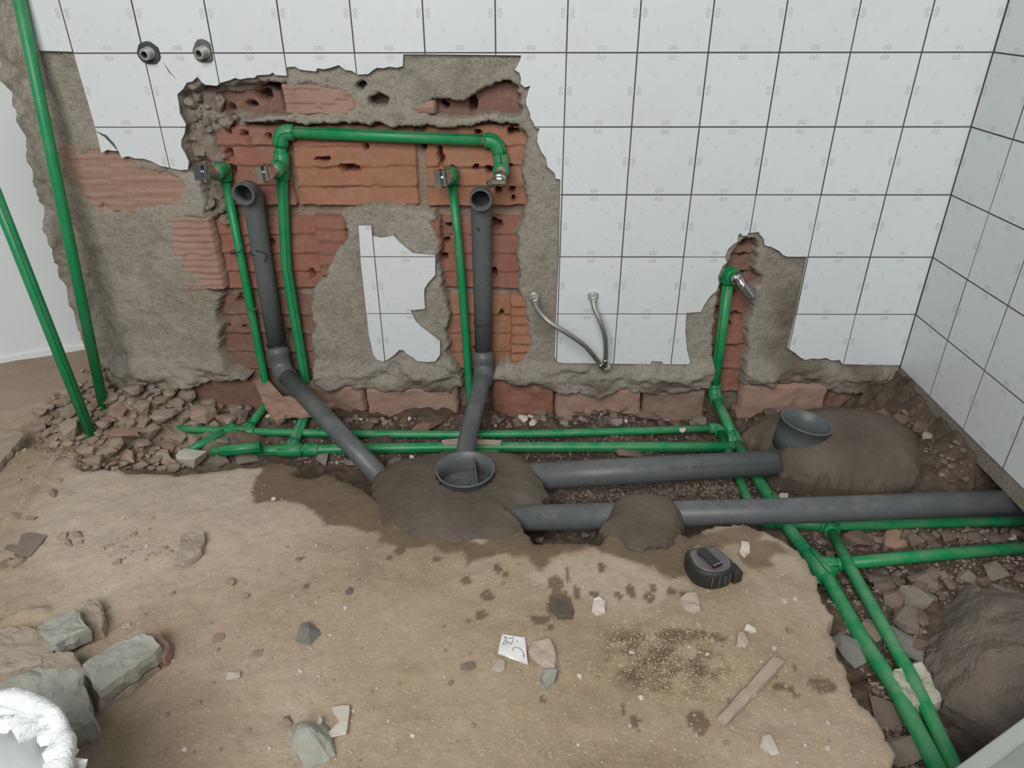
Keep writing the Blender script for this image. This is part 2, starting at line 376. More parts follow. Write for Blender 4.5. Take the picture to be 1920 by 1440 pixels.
#=====PART2=====
# ------------------------------------------------------------------ back wall
T = 0.15
U_PX = [(30, -60), (44, 0), (58, 52), (73, 95), (137, 97), (150, 142), (164, 189), (177, 234), (183, 258), (190, 287), (201, 281), (213, 283),
 (222, 283), (228, 296), (240, 293), (253, 297), (270, 298), (283, 302), (300, 311), (320, 315), (338, 319), (352, 318), (354, 304), (348, 290),
 (340, 276), (340, 263), (346, 250), (348, 233), (337, 213), (335, 195), (332, 177), (343, 167), (350, 155), (360, 153), (370, 144), (379, 155),
 (385, 159), (406, 161), (414, 155), (432, 150), (440, 146), (450, 149), (465, 146), (477, 146), (482, 141), (505, 140), (511, 136), (517, 141),
 (537, 142), (538, 126), (552, 125), (561, 130), (572, 132), (592, 134), (595, 128), (607, 130), (620, 127), (635, 122), (647, 131), (660, 133),
 (670, 140), (690, 139), (700, 131), (707, 127), (719, 128), (730, 125), (745, 127), (755, 124), (756, 102), (800, 102), (900, 103), (977, 104),
 (976, 111), (970, 123), (965, 131), (974, 137), (977, 147), (976, 157), (984, 164), (995, 161), (991, 169), (989, 177), (986, 187), (987, 197),
 (993, 210), (995, 222), (1005, 240), (1012, 241), (1008, 252), (1007, 265), (1015, 285), (1024, 297), (1026, 312), (1040, 325), (1042, 335),
 (1051, 337), (1050, 366), (1048, 480), (1043, 585), (1040, 669), (1044, 678), (1054, 681), (1140, 682), (1219, 683), (1222, 677), (1240, 678),
 (1244, 683), (1291, 683), (1294, 678), (1288, 656), (1285, 620), (1287, 587), (1314, 585), (1321, 571), (1332, 555), (1344, 545), (1348, 532),
 (1346, 520), (1355, 499), (1363, 492), (1359, 482), (1365, 467), (1375, 458), (1383, 453), (1384, 441), (1388, 437), (1392, 442), (1400, 442),
 (1403, 437), (1423, 435), (1424, 439), (1432, 448), (1434, 460), (1446, 463), (1460, 470), (1468, 478), (1476, 481), (1513, 483), (1492, 587),
 (1477, 653), (1491, 662), (1500, 670), (1510, 675), (1522, 672), (1535, 673), (1549, 671), (1560, 676), (1574, 675), (1580, 683), (1620, 684),
 (1690, 685), (1730, 900), (-400, 900), (-400, -60)]
ISL_PX = [(672, 423), (696, 423), (700, 443), (715, 446), (729, 444), (738, 442), (750, 455), (763, 466), (774, 475), (816, 479), (816, 516), (803, 530),
 (796, 541), (795, 552), (797, 579), (770, 582), (779, 602), (790, 613), (803, 623), (825, 640), (825, 665), (816, 678), (800, 679), (782, 677), (772, 669), (763, 664),
 (757, 657), (749, 656), (739, 666), (728, 674), (718, 678), (706, 674), (700, 665), (692, 631), (687, 586), (683, 549), (677, 496)]
CRK = [[(174, 243), (200, 254), (214, 269), (223, 286), (211, 273), (197, 258)], [(303, 112), (318, 134), (334, 152), (316, 135)]]
U = wpoly(U_PX); ISL = wpoly(ISL_PX); CRKW = [wpoly(c) for c in CRK]

R1 = wpoly([(338, 178), (372, 160), (420, 160), (470, 158), (535, 150), (540, 195), (545, 214), (470, 222), (420, 235), (415, 300), (432, 330), (432, 420),
 (395, 430), (385, 400), (380, 340), (356, 318), (350, 290), (342, 263), (350, 233), (339, 213)], 0.01)
R2 = [wpoly(p, 0.02) for p in (
 [(412, 232), (520, 229), (700, 236), (780, 239), (900, 234), (970, 228), (985, 250), (984, 330), (987, 372), (980, 400), (974, 420), (972, 449), (964, 480), (972, 512),
  (974, 538), (980, 570), (978, 617), (991, 644), (982, 670), (930, 686), (905, 735), (875, 735), (862, 700), (844, 670), (845, 644), (836, 617), (842, 591), (832, 538), (829, 499), (824, 467),
  (824, 414), (812, 394), (770, 388), (700, 384), (640, 393), (648, 420), (652, 437), (632, 472), (612, 512), (590, 540), (585, 555), (581, 572), (590, 605), (587, 637),
  (585, 687), (588, 735), (490, 735), (470, 705), (430, 690), (420, 675), (412, 612), (411, 555), (395, 540), (402, 475), (386, 430), (392, 410), (432, 404), (428, 340), (415, 300)],
 [(1388, 446), (1415, 447), (1414, 470), (1420, 482), (1413, 505), (1427, 520), (1427, 528), (1415, 540), (1408, 570), (1402, 600), (1400, 640), (1394, 690), (1380, 742),
  (1322, 742), (1340, 690), (1332, 640), (1342, 600), (1346, 560), (1350, 520), (1370, 490), (1372, 470), (1382, 455)],
 [(398, 180), (440, 172), (470, 174), (500, 168), (524, 160), (530, 178), (534, 195), (540, 214), (500, 211), (470, 213), (405, 205)],
 [(800, 197), (812, 186), (838, 184), (866, 192), (880, 184), (905, 172), (930, 158), (955, 154), (970, 165), (977, 182), (975, 205), (982, 212), (890, 216), (810, 213)],
 [(667, 152), (680, 151), (688, 155), (681, 164), (670, 163)], [(696, 184), (715, 179), (730, 184), (729, 196), (712, 199), (699, 195)], [(637, 183), (643, 178), (648, 183), (642, 192)])]
# brick faces flush with the render: shallow patches
PATCH = [wpoly(p, 0.01) for p in (
 [(143, 288), (170, 281), (215, 284), (245, 296), (255, 318), (280, 325), (330, 330), (345, 350), (340, 385), (250, 390), (180, 396), (160, 370), (150, 330)],
 [(330, 410), (350, 405), (385, 408), (395, 440), (405, 470), (398, 520), (385, 540), (372, 520), (345, 505), (335, 470), (330, 440)],
 [(537, 166), (580, 160), (640, 165), (665, 190), (655, 212), (560, 214), (540, 208)],
 [(800, 195), (812, 190), (814, 208), (785, 214), (775, 205)],
 [(608, 415), (640, 420), (652, 440), (630, 470), (608, 510), (598, 500), (618, 470)],
 [(803, 414), (824, 412), (826, 470), (814, 440)],
 [(975, 560), (985, 575), (992, 620), (998, 645), (985, 675), (968, 690), (960, 600)])]
LEDGE = wpoly([(150, 700), (230, 712), (300, 690), (420, 688), (470, 700), (500, 712), (430, 718), (345, 730), (250, 736), (180, 760), (120, 740)], 0.0)
FOUND = wpoly([(340, 729), (430, 717), (500, 712), (585, 722), (700, 732), (860, 737), (880, 720), (925, 716), (1000, 727), (1060, 742), (1180, 738), (1290, 740), (1330, 732),
               (1390, 722), (1470, 727), (1560, 734), (1640, 738), (1690, 748), (1760, 820), (1760, 1100), (300, 1100), (300, 800)], 0.0)

HOLES = [(495, 177, 13, 9), (432, 201, 5, 6), (470, 196, 8, 5), (516, 158, 10, 8), (429, 248, 3, 3), (459, 252, 7, 5), (468, 262, 3, 4), (504, 257, 4, 4),
 (429, 290, 6, 9), (435, 318, 5, 9), (607, 299, 14, 3), (655, 316, 17, 7), (685, 275, 4, 4), (797, 276, 4, 3), (826, 292, 5, 15), (893, 314, 3, 5), (916, 319, 5, 6),
 (896, 249, 5, 4), (962, 246, 9, 5), (957, 311, 3, 3), (935, 355, 6, 12), (962, 356, 4, 7), (962, 371, 3, 3), (885, 196, 6, 10), (836, 199, 4, 4), (829, 192, 3, 3),
 (586, 514, 5, 10), (508, 455, 4, 4), (450, 566, 6, 9), (492, 567, 3, 5), (428, 613, 3, 3), (458, 612, 3, 3), (544, 622, 6, 6), (930, 421, 10, 9), (925, 513, 5, 9),
 (941, 588, 3, 6), (838, 452, 5, 4), (833, 484, 5, 7), (829, 520, 3, 5), (842, 425, 6, 5), (889, 653, 3, 4), (1391, 449, 4, 4), (1396, 455, 4, 4), (1391, 478, 4, 5),
 (1393, 512, 3, 4), (1374, 554, 4, 5), (1378, 592, 10, 6), (1346, 582, 4, 6), (1366, 612, 4, 6), (208, 381, 4, 3), (850, 320, 4, 9), (1371, 650, 3, 5)]
HW = [(*(lambda q: (q[0], q[2]))(W(x, y, 0.045)), a * 0.00140, b * 0.00148) for x, y, a, b in HOLES]
def wall_depth(x, z):
    wx = x + 0.012 * fbm(x, z, 28, 4, 11) + 0.004 * vn(x * 220, z * 220, 5)
    wz = z + 0.012 * fbm(x, z, 28, 4, 23) + 0.004 * vn(x * 220, z * 220, 9)
    un = (inside(U, x, z) & ~inside(ISL, x, z)).astype(float)
    soft = sst(-0.001, 0.006, np.where(un > 0, 1, -1) * 0.006)
    rough = 0.0045 * fbm(x, z, 12, 5, 1) + 0.0030 * fbm(x, z, 70, 3, 2)
    d = 0.0016 * (1 - un) + un * (0.0115 + rough)
    # crumbly wall end at the left and the thick screed ledge at the bottom
    e = sst(-1.985, -2.10, x) * un
    d = d + e * (0.018 + 0.05 * fbm(x, z * 0.55, 22, 5, 31))
    lo = sst(0.02, -0.03, z + 0.02 * fbm(x, z, 14, 3, 41)) * un
    d = d - lo * (0.016 + 0.034 * fbm(x, z * 1.8, 18, 5, 43))
    for q in PATCH:
        m = inside(q, wx, wz); d = np.where(m, np.maximum(d, 0.024), d)
    m = inside(R1, wx, wz)
    lump = np.abs(fbm(x, z, 26, 4, 71))
    d = np.where(m & (un > 0), 0.030 + 0.055 * lump + 0.01 * rough, d)
    for k, q in enumerate(R2):
        m = inside(q, wx, wz); d = np.where(m, (0.060 if k < 2 else 0.07 if k < 4 else 0.10) + 0.5 * rough, d)
    hx_ = x + 0.003 * vn(x * 160, z * 160, 61); hz_ = z + 0.003 * vn(x * 160, z * 160, 62)
    for hx, hz, ha, hb in HW:
        m = ((hx_ - hx) / (ha + 0.003)) ** 2 + ((hz_ - hz) / (hb + 0.003)) ** 2 < 1; d = np.where(m & (d > 0.03), 0.125, d)
    m = inside(FOUND, wx, wz); d = np.where(m, 0.055 + rough, d)
    return d, un, wx, wz

nx, nz = 530, 268
xs = np.linspace(-2.145, 0.004, nx); zs = np.linspace(-0.22, 0.87, nz)
X, Z = np.meshgrid(xs, zs, indexing='ij'); X = X.ravel(); Z = Z.ravel()
D, UN, WX, WZ = wall_depth(X, Z)
Dg = D.reshape(nx, nz); Dg = 0.6 * Dg + 0.1 * (np.roll(Dg, 1, 0) + np.roll(Dg, -1, 0) + np.roll(Dg, 1, 1) + np.roll(Dg, -1, 1)); 
Dg[0] = D.reshape(nx, nz)[0]; Dg[-1] = D.reshape(nx, nz)[-1]; Dg[:, 0] = D.reshape(nx, nz)[:, 0]; Dg[:, -1] = 0.0016
jag = 0.012 * fbm(Z * 0 + 3.3, Z, 30, 4, 55) * (X < -2.13)
P = np.stack([X + jag, Dg.ravel(), Z], 1)
me = grid_mesh('wall_back', P, nx, nz)
red = np.zeros(len(X)); grout = 1 - UN; damp_shade = np.zeros(len(X))
inR = np.zeros(len(X), bool)
for q in R2[:4]: inR |= inside(q, WX, WZ)
red[inR] = 0.45
red = np.maximum(red, 0.55 * sst(0.1, 0.3, fbm(X, Z, 12, 4, 81)) * inside(R1, WX, WZ))
damp_shade = np.maximum(damp_shade, sst(-0.42, -0.30, X) * UN * sst(0.5, 0.15, Z) * (0.7 + 1.2 * fbm(X, Z, 12, 4, 91)))
damp_shade = np.maximum(damp_shade, sst(-0.02, -0.06, Z) * UN * (0.55 + 1.4 * fbm(X, Z * 2, 14, 4, 92)) * sst(-1.9, -1.2, X))
damp_shade = np.maximum(damp_shade, inside(R1, WX, WZ) * 0.35)  # darker tone over the crumbly chase side
damp_shade = np.maximum(damp_shade, inside(FOUND, WX, WZ) * 0.8)  # darker tone over the foundation strip
damp_shade = np.where(D > 0.095, 1.0, damp_shade)  # shade inside the deep holes, painted as a dark tone
vcol(me, 'A', np.clip(np.stack([red, grout, damp_shade], 1), 0, 1))
wall_back = tag(link('wall_back', me, MW), 'demolished tiled back wall with exposed mortar and brick', kind='structure')
# the wall body behind, and its plain upper part
def box_bm(bm, x0, x1, y0, y1, z0, z1):
    vs = [bm.verts.new((x, y, z)) for x in (x0, x1) for y in (y0, y1) for z in (z0, z1)]
    for f in ((0, 1, 3, 2), (4, 6, 7, 5), (0, 4, 5, 1), (2, 3, 7, 6), (0, 2, 6, 4), (1, 5, 7, 3)): bm.faces.new([vs[i] for i in f])
bm = bmesh.new(); box_bm(bm, -2.140, 0.12, 0.13, 0.20, -0.22, 2.4); box_bm(bm, -2.140, 0.12, 0.0016, 0.13, 0.87, 2.4)
box_bm(bm, -2.140, -2.120, 0.07, 0.13, -0.22, 0.87)
body = link('wall_core', mesh_bm('wall_core', bm), MW, wall_back)
vcol(body.data, 'A', np.tile([[0, 0.6, 0]], (len(body.data.vertices), 1)))

# bricks of the back wall: broken hollow blocks, each a height field with ribs, web stubs and holes
def brick(px0, px1, py0, py1, Y, mat, cells=4, rib=0.005, step=0.0036, seed=0, tilt=0.0, rough=0.002, holes=True, name='brick'):
    ym = (py0 + py1) / 2
    x0 = W(px0, ym, Y)[0]; x1 = W(px1, ym, Y)[0]; z1 = W((px0 + px1) / 2, py0, Y)[2]; z0 = W((px0 + px1) / 2, py1, Y)[2]
    n = max(6, int((x1 - x0) / step)); k = max(6, int((z1 - z0) / step))
    gx, gz = np.meshgrid(np.linspace(x0, x1, n), np.linspace(z0, z1, k), indexing='ij'); gx = gx.ravel(); gz = gz.ravel()
    u = (z1 - gz + 0.004 * fbm(gx, gz, 9, 3, 7 + seed)) / (z1 - z0) * cells; ph = u - np.floor(u)
    d = Y + rough * fbm(gx, gz, 25, 4, 3 + seed) * 2
    if cells > 1:
        web = np.exp(-((ph - 0.90) / 0.07) ** 2) * (0.6 + 1.6 * fbm(gx, gz * 0.2, 20, 3, 13 + seed))
        d = d - rib * web + 0.006 * (0.5 - ph) + 0.004 * vn(np.floor(u) * 1.7, gx * 3, seed)
    d = d + tilt * (gz - z0)
    if holes:
        wx = gx + 0.003 * vn(gx * 160, gz * 160, 61); wz = gz + 0.004 * vn(gx * 160, gz * 160, 62)
        for hx, hz, ha, hb in HW:
            if x0 - 0.02 < hx < x1 + 0.02 and z0 - 0.02 < hz < z1 + 0.02:
                m = ((wx - hx) / (ha + 0.0012)) ** 2 + ((wz - hz) / (hb + 0.0012)) ** 2 < 1
                d = np.where(m, Y + 0.07, d)
    # chipped outline + returned rim
    e = np.minimum(np.minimum(gx - x0, x1 - gx), np.minimum(gz - z0, z1 - gz))
    d = np.where(e < 1e-6, Y + 0.03, d)
    jx = gx + 0.005 * fbm(gx, gz, 40, 3, 17 + seed); jz = gz + 0.004 * fbm(gx, gz, 40, 3, 19 + seed)
    me = grid_mesh('brick', np.stack([jx, d, jz], 1), n, k)
    return link(name, me, mat, wall_back)
C2, C3, C4 = (233, 386), (404, 541), (553, 692)
brick(385, 530, 158, 217, 0.052, MB_p, 1, seed=1); brick(640, 795, 150, 217, 0.060, MB_p, 1, seed=2); brick(797, 990, 150, 217, 0.050, MB_p, 1, seed=3)
brick(414, 546, *C2, 0.044, MB_r, 4, seed=4); brick(551, 783, *C2, 0.044, MB_o, 4, seed=5); brick(797, 992, *C2, 0.042, MB_o, 4, seed=6)
brick(384, 652, *C3, 0.047, MB_r, 4, seed=7); brick(820, 992, *C3, 0.047, MB_r, 4, seed=8)
brick(400, 602, *C4, 0.048, MB_p, 4, seed=9); brick(828, 1004, *C4, 0.045, MB_o, 4, seed=10)
brick(1322, 1442, 404, 541, 0.046, MB_p, 4, seed=11); brick(1310, 1440, 548, 735, 0.048, MB_r, 4, seed=12)
# brick faces showing flush through the render, finely ribbed
brick(125, 352, 270, 400, 0.015, MB_d, 16, 0.0022, 0.004, 21, holes=True)
brick(325, 408, 404, 545, 0.013, MB_d, 12, 0.004, 0.004, 22, holes=False)
brick(530, 668, 155, 217, 0.013, MB_d, 9, 0.003, 0.004, 23, holes=False)
brick(770, 818, 186, 217, 0.014, MB_d, 6, 0.002, 0.004, 24, holes=False)
brick(592, 655, 408, 520, 0.018, MB_r, 5, 0.002, 0.005, 25, holes=False)
brick(800, 828, 408, 475, 0.016, MB_r, 4, 0.002, 0.005, 26, holes=False)
brick(955, 1002, 555, 694, 0.018, MB_o, 8, 0.006, 0.005, 27, holes=False)
# foundation course under the screed
for k, (a, b, t0, t1, Y, m) in enumerate([(300, 505, 712, 800, 0.030, MB_p), (575, 684, 722, 800, 0.004, MB_d), (687, 859, 728, 800, 0.002, MB_d), (862, 922, 715, 800, 0.045, MB_p),
        (922, 1040, 712, 800, 0.014, MB_r), (1041, 1203, 728, 800, 0.008, MB_d), (1204, 1322, 733, 800, 0.010, MB_e), (1386, 1547, 722, 800, 0.000, MB_d), (1550, 1690, 726, 800, 0.008, MB_p)]):
    brick(a, b, t0, t1, Y, m, 1, 0, 0.0055, 40 + k, rough=0.004, holes=False)
# loose mortar and brick crumbs wedged in the ragged side of the chase
def hull_mesh(name, n, sx, sy, sz, rnd, cut=0.0):
    bm = bmesh.new()
    for _ in range(n):
        v = Vector((rnd.gauss(0, 1), rnd.gauss(0, 1), rnd.gauss(0, 1))).normalized() * rnd.uniform(0.85, 1.0)
        bm.verts.new((max(-0.8, min(0.8, v.x)) * sx, max(-0.8, min(0.8, v.y)) * sy, max(-0.75, min(0.62, v.z)) * sz))
    r = bmesh.ops.convex_hull(bm, input=bm.verts[:])
    bmesh.ops.delete(bm, geom=list({g for g in r['geom_interior'] + r['geom_unused'] if isinstance(g, bmesh.types.BMVert)}), context='VERTS')
    return mesh_bm(name, bm)
rr = random.Random(5)
CR_M = [hull_mesh('crumb', 14, 1, 1, 1, rr) for _ in range(8)]
for m in CR_M: m.materials.append(MW); vcol(m, 'A', np.tile([[0.15, 0, 0.15]], (len(m.vertices), 1)))
for k in range(46):
    px = rr.uniform(352, 432); py = rr.uniform(175, 425)
    q = W(px, py, 0.03)
    if not inside(R1, np.array([q[0]]), np.array([q[2]]))[0]: continue
    s = rr.uniform(0.007, 0.020)
    o = link('crumb', CR_M[k % 8], None, wall_back); o.location = (q[0], 0.030 + rr.uniform(-0.004, 0.018), q[2]); o.scale = (s * rr.uniform(0.8, 1.5), s, s * rr.uniform(0.8, 1.3))
    o.rotation_euler = (rr.uniform(0, 3), rr.uniform(0, 3), rr.uniform(0, 3))

# ------------------------------------------------------------------ tiles
def solid_from_tris(name, pts, tris, to3, t, uvf):
    """pts 2D, tris -> prism; to3(p, depth) -> 3D; depth 0 front, t back"""
    bm = bmesh.new(); uvl = bm.loops.layers.uv.new('UVMap')
    vf = [bm.verts.new(to3(p, 0.0)) for p in pts]; vb = [bm.verts.new(to3(p, t)) for p in pts]
    ec = {}
    for tr in tris:
        try:
            bm.faces.new([vf[i] for i in tr]); bm.faces.new([vb[i] for i in reversed(tr)])
        except ValueError: continue
        for a, b in ((tr[0], tr[1]), (tr[1], tr[2]), (tr[2], tr[0])): ec.setdefault((min(a, b), max(a, b)), []).append((a, b))
    for k, l in ec.items():
        if len(l) == 1:
            a, b = l[0]; bm.faces.new([vf[b], vf[a], vb[a], vb[b]]).material_index = 1
    loose = [v for v in bm.verts if not v.link_faces]; bmesh.ops.delete(bm, geom=loose, context='VERTS')
    idx = {}
    for i, p in enumerate(pts): idx[vf[i]] = p; idx[vb[i]] = p
    for f in bm.faces:
        for l in f.loops: l[uvl].uv = uvf(idx[l.vert])
    bmesh.ops.recalc_face_normals(bm, faces=bm.faces[:])
    me = bpy.data.meshes.new(name); bm.to_mesh(me); bm.free(); return me
def clip_tris(sq, polys, keep):
    vs = [Vector(p) for p in sq]; fs = [list(range(4))]
    for q in polys:
        b = len(vs); vs += [Vector(p) for p in q]; fs.append(list(range(b, len(vs))))
    v, e, f, *_ = delaunay_2d_cdt(vs, [], fs, 0, 1e-6)
    pts = [(p.x, p.y) for p in v]; tr = []
    for t in f:
        c = (sum(pts[i][0] for i in t) / 3, sum(pts[i][1] for i in t) / 3)
        if sq[0][0] < c[0] < sq[2][0] and sq[0][1] < c[1] < sq[2][1] and keep(*c): tr.append(list(t))
    return pts, tr
g2 = 0.0012; TH = 0.0065
def full_tile(name, w, h):
    bm = bmesh.new(); uvl = bm.loops.layers.uv.new('UVMap'); b = 0.0004
    pr = [((-w, h), 0)]
    ring = lambda i, d: [bm.verts.new((x, d, z)) for x, z in ((-w / 2 + i, -h / 2 + i), (w / 2 - i, -h / 2 + i), (w / 2 - i, h / 2 - i), (-w / 2 + i, h / 2 - i))]
    a = ring(b, 0.0); c = ring(0, b); d = ring(0, TH)
    bm.faces.new(a); bm.faces.new(list(reversed(d)))
    for p, q in ((a, c), (c, d)):
        for i in range(4): bm.faces.new([p[i], p[(i + 1) % 4], q[(i + 1) % 4], q[i]]).material_index = 1
    for f in bm.faces:
        for l in f.loops: l[uvl].uv = (l.vert.co.x / T + 0.5, l.vert.co.z / T + 0.5)
    bmesh.ops.recalc_face_normals(bm, faces=bm.faces[:])
    me = bpy.data.meshes.new(name); bm.to_mesh(me); bm.free(); me.materials.append(MT); me.materials.append(M_grout); return me
FT = full_tile('tile', T - 2 * g2, T - 2 * g2)
rt = random.Random(3)
def keep_back(x, z):
    X_ = np.array([x]); Z_ = np.array([z])
    if inside(ISL, X_, Z_)[0]: return not any(inside(c, X_, Z_)[0] for c in CRKW)
    if inside(U, X_, Z_)[0]: return False
    return not any(inside(c, X_, Z_)[0] for c in CRKW)
DRILL = []
for cx, cy, r in ((1112, 556, 0.0135),):
    q = W(cx, cy); DRILL.append(np.array([(q[0] + r * math.cos(a) * (1 + 0.12 * math.sin(3 * a)), q[2] + r * math.sin(a)) for a in np.linspace(0, 2 * math.pi, 14, endpoint=False)]))
CRKW += DRILL
for c in range(-14, 0):
    for r in range(0, 10):
        x0, x1, z0, z1 = c * T + g2, (c + 1) * T - g2, r * T + g2, (r + 1) * T - g2
        gx, gz = np.meshgrid(np.linspace(x0, x1, 12), np.linspace(z0, z1, 12)); gx = gx.ravel(); gz = gz.ravel()
        kp = (~inside(U, gx, gz)) | inside(ISL, gx, gz)
        for q in CRKW: kp &= ~(sdist(q, gx, gz) > -0.004)
        tilt = rt.uniform(-0.0004, 0.0004)
        if kp.all():
            o = link('tile', FT, None, wall_back); o.location = ((x0 + x1) / 2, tilt, (z0 + z1) / 2); o.rotation_euler = (rt.uniform(-.003, .003), 0, rt.uniform(-.003, .003))
        elif kp.any():
            pts, tr = clip_tris([(x0, z0), (x1, z0), (x1, z1), (x0, z1)], [U, ISL] + CRKW, keep_back)
            if not tr: continue
            me = solid_from_tris('tile', pts, tr, lambda p, d: (p[0], d + tilt, p[1]), TH, lambda p: ((p[0] - c * T) / T, (p[1] - r * T) / T))
            me.materials.append(MT); me.materials.append(M_bisc); link('tile', me, None, wall_back)['label'] = 'broken white wall tile'

# ------------------------------------------------------------------ right wall
bm = bmesh.new(); box_bm(bm, 0.0016, 0.14, -2.3, 0.2, 0.0, 2.4); box_bm(bm, 0.002, 0.14, -2.3, 0.2, -0.04, -0.0005)
wall_right = tag(link('wall_right', mesh_bm('wall_right', bm), MW), 'white tiled side wall on the right', kind='structure')
vcol(wall_right.data, 'A', np.array([[0, 1.0 if i < 8 else 0.0, 0 if i < 8 else 0.45] for i in range(len(wall_right.data.vertices))]))
for k in range(0, 9):
    for r in range(0, 10):
        o = link('tile', FT, None, wall_right); o.location = (rt.uniform(-.0004, .0004), -(k + 0.5) * T - 0.002, (r + 0.5) * T)
        o.rotation_euler = (rt.uniform(-.003, .003), 0, -math.pi / 2 + rt.uniform(-.003, .003))
# ------------------------------------------------------------------ white wall seen through the opening at the left
A_ = np.array([-2.06, 0.262]); B_ = np.array([-3.40, -0.36])
n_ = np.array([-(B_ - A_)[1], (B_ - A_)[0]]); n_ = n_ / np.linalg.norm(n_)
if n_[1] < 0: n_ = -n_
bm = bmesh.new(); lo = []; hi = []
for z, L in ((-0.12, lo), (2.4, hi)):
    for p in (A_, B_, B_ + n_ * 0.1, A_ + n_ * 0.1): L.append(bm.verts.new((p[0], p[1], z)))
bm.faces.new(lo); bm.faces.new(hi)
for i in range(4): bm.faces.new([lo[i], lo[(i + 1) % 4], hi[(i + 1) % 4], hi[i]])
wall_left = tag(link('wall_left', mesh_bm('wall_left', bm), M_white), 'plain white painted wall beyond the broken wall end', kind='structure')
bm = bmesh.new(); n = 60; vs = []
for i in range(n):
    t = i / (n - 1); p = A_ + (B_ - A_) * t; w = 0.006 + 0.004 * float(fbm(t * 3, 0.2, 9, 3, 3)); h = -0.028 + 0.012 * float(fbm(t * 3, 0.7, 9, 3, 4)) + 0.006
    vs.append([bm.verts.new((*(p - n_ * 0.0), -0.06)), bm.verts.new((*(p - n_ * w * 1.5), -0.06)), bm.verts.new((*(p - n_ * w), h)), bm.verts.new((*(p - n_ * 0.0), h + 0.004))])
for i in range(n - 1):
    for j in range(3): bm.faces.new([vs[i][j], vs[i][j + 1], vs[i + 1][j + 1], vs[i + 1][j]])
tag(link('baseboard_left', mesh_bm('baseboard_left', bm), M_white), 'worn white skirting line of the plain white wall', kind='structure')

# ------------------------------------------------------------------ floor and trench
S = -0.045
SLAB_PX = [(-700, 900), (-300, 850), (60, 838), (100, 842), (135, 845), (150, 878), (180, 880), (210, 877), (240, 884), (300, 886), (330, 885), (365, 879), (400, 875), (440, 872),
 (480, 868), (500, 866), (520, 862), (548, 872), (560, 892), (600, 890), (640, 895), (680, 910), (700, 930), (730, 955), (780, 975), (900, 985), (985, 1000), (1005, 1016), (1125, 1018),
 (1150, 990), (1270, 985), (1290, 998), (1330, 985), (1400, 978), (1440, 995), (1480, 1022), (1520, 1050), (1536, 1082), (1538, 1110), (1553, 1140), (1556, 1175), (1570, 1195), (1580, 1240), (1592, 1275),
 (1612, 1300), (1640, 1335), (1655, 1370), (1672, 1400), (1675, 1440), (1700, 1600), (1750, 1900), (-900, 1900)]
SLAB = gpoly(SLAB_PX, S)
TERRA = np.array([G(x, y, -0.035)[:2] for x, y in [(-900, 900), (-900, 560), (60, 560), (175, 645), (205, 690), (185, 712), (150, 722), (110, 738), (85, 752), (40, 765), (0, 775), (-300, 800)]])
HEAP = G(235, 762, -0.08)[:2]
RIDGE = [(G(-30, 1005, S)[:2], G(25, 975, S)[:2], 0.008, 0.018), (G(25, 975, S)[:2], G(118, 846, S)[:2], 0.008, 0.016), (G(55, 905, S)[:2], G(92, 900, S)[:2], 0.008, 0.012),
         (G(-20, 905, S)[:2], G(95, 848, S)[:2], 0.010, 0.006), (G(-60, 1195, S)[:2], G(80, 1150, S)[:2], 0.010, 0.02)]
RIDGE = RIDGE[:2] + RIDGE[4:]
def ground(x, y):
    x = np.asarray(x, float); y = np.asarray(y, float)
    wx = x + 0.016 * fbm(x, y, 22, 4, 101) + 0.006 * fbm(x, y, 80, 3, 103); wy = y + 0.016 * fbm(x, y, 22, 4, 107) + 0.006 * fbm(x, y, 80, 3, 109)
    sd = sdist(SLAB, wx, wy); ms = sst(-0.009, 0.001, sd)
    slab = S + 0.010 * fbm(x, y, 3.0, 3, 111) + 0.0055 * fbm(x, y, 18, 4, 113) + 0.0022 * vn(x * 90, y * 90, 115) - 0.004 * sst(0.02, 0.0, sd)
    for a, b, w, h in RIDGE:
        e = b - a; t = np.clip(((x - a[0]) * e[0] + (y - a[1]) * e[1]) / (e @ e), 0, 1)
        d = np.hypot(x - a[0] - t * e[0], y - a[1] - t * e[1]); slab = slab + h * np.exp(-(d / w) ** 2) * (0.7 + 0.8 * vn(t * 9, t * 0, 5))
    tr = -0.155 + 0.045 * fbm(x, y, 7, 4, 121) + 0.014 * fbm(x, y, 45, 3, 123)
    hp = np.exp(-((x - HEAP[0]) / 0.21) ** 2 - ((y - HEAP[1] - 0.02) / 0.115) ** 2)
    tr = tr + 0.075 * hp
    tr = tr + 0.03 * sst(-1.84, -1.95, x)
    tr = np.where((x < -1.95), np.maximum(tr, -0.075 + 0.02 * fbm(x, y, 12, 3, 127)), tr)
    mr = sst(-0.43, -0.36, y)
    rs = -0.012 - 0.145 * np.clip((-x - 0.004) / 0.17, 0, 1) ** 0.75 + 0.03 * fbm(x, y, 14, 4, 131) + 0.012 * fbm(x, y, 70, 2, 133)
    tr = np.where(x > -0.19, np.maximum(tr, rs * mr + (1 - mr) * (-0.14)), tr)
    tr = np.where(x > 0.0, -0.03 * mr - 0.16 * (1 - mr), tr)
    # rear-right corner fillet
    tf = sdist(TERRA, wx, wy); mt = sst(-0.012, 0.004, tf)
    z = tr * (1 - ms) + slab * ms
    z = np.where(mt > 0, np.maximum(z, z * (1 - mt) + (-0.035 + 0.003 * fbm(x, y, 6, 3, 141)) * mt), z)
    return z, ms, mt, sd
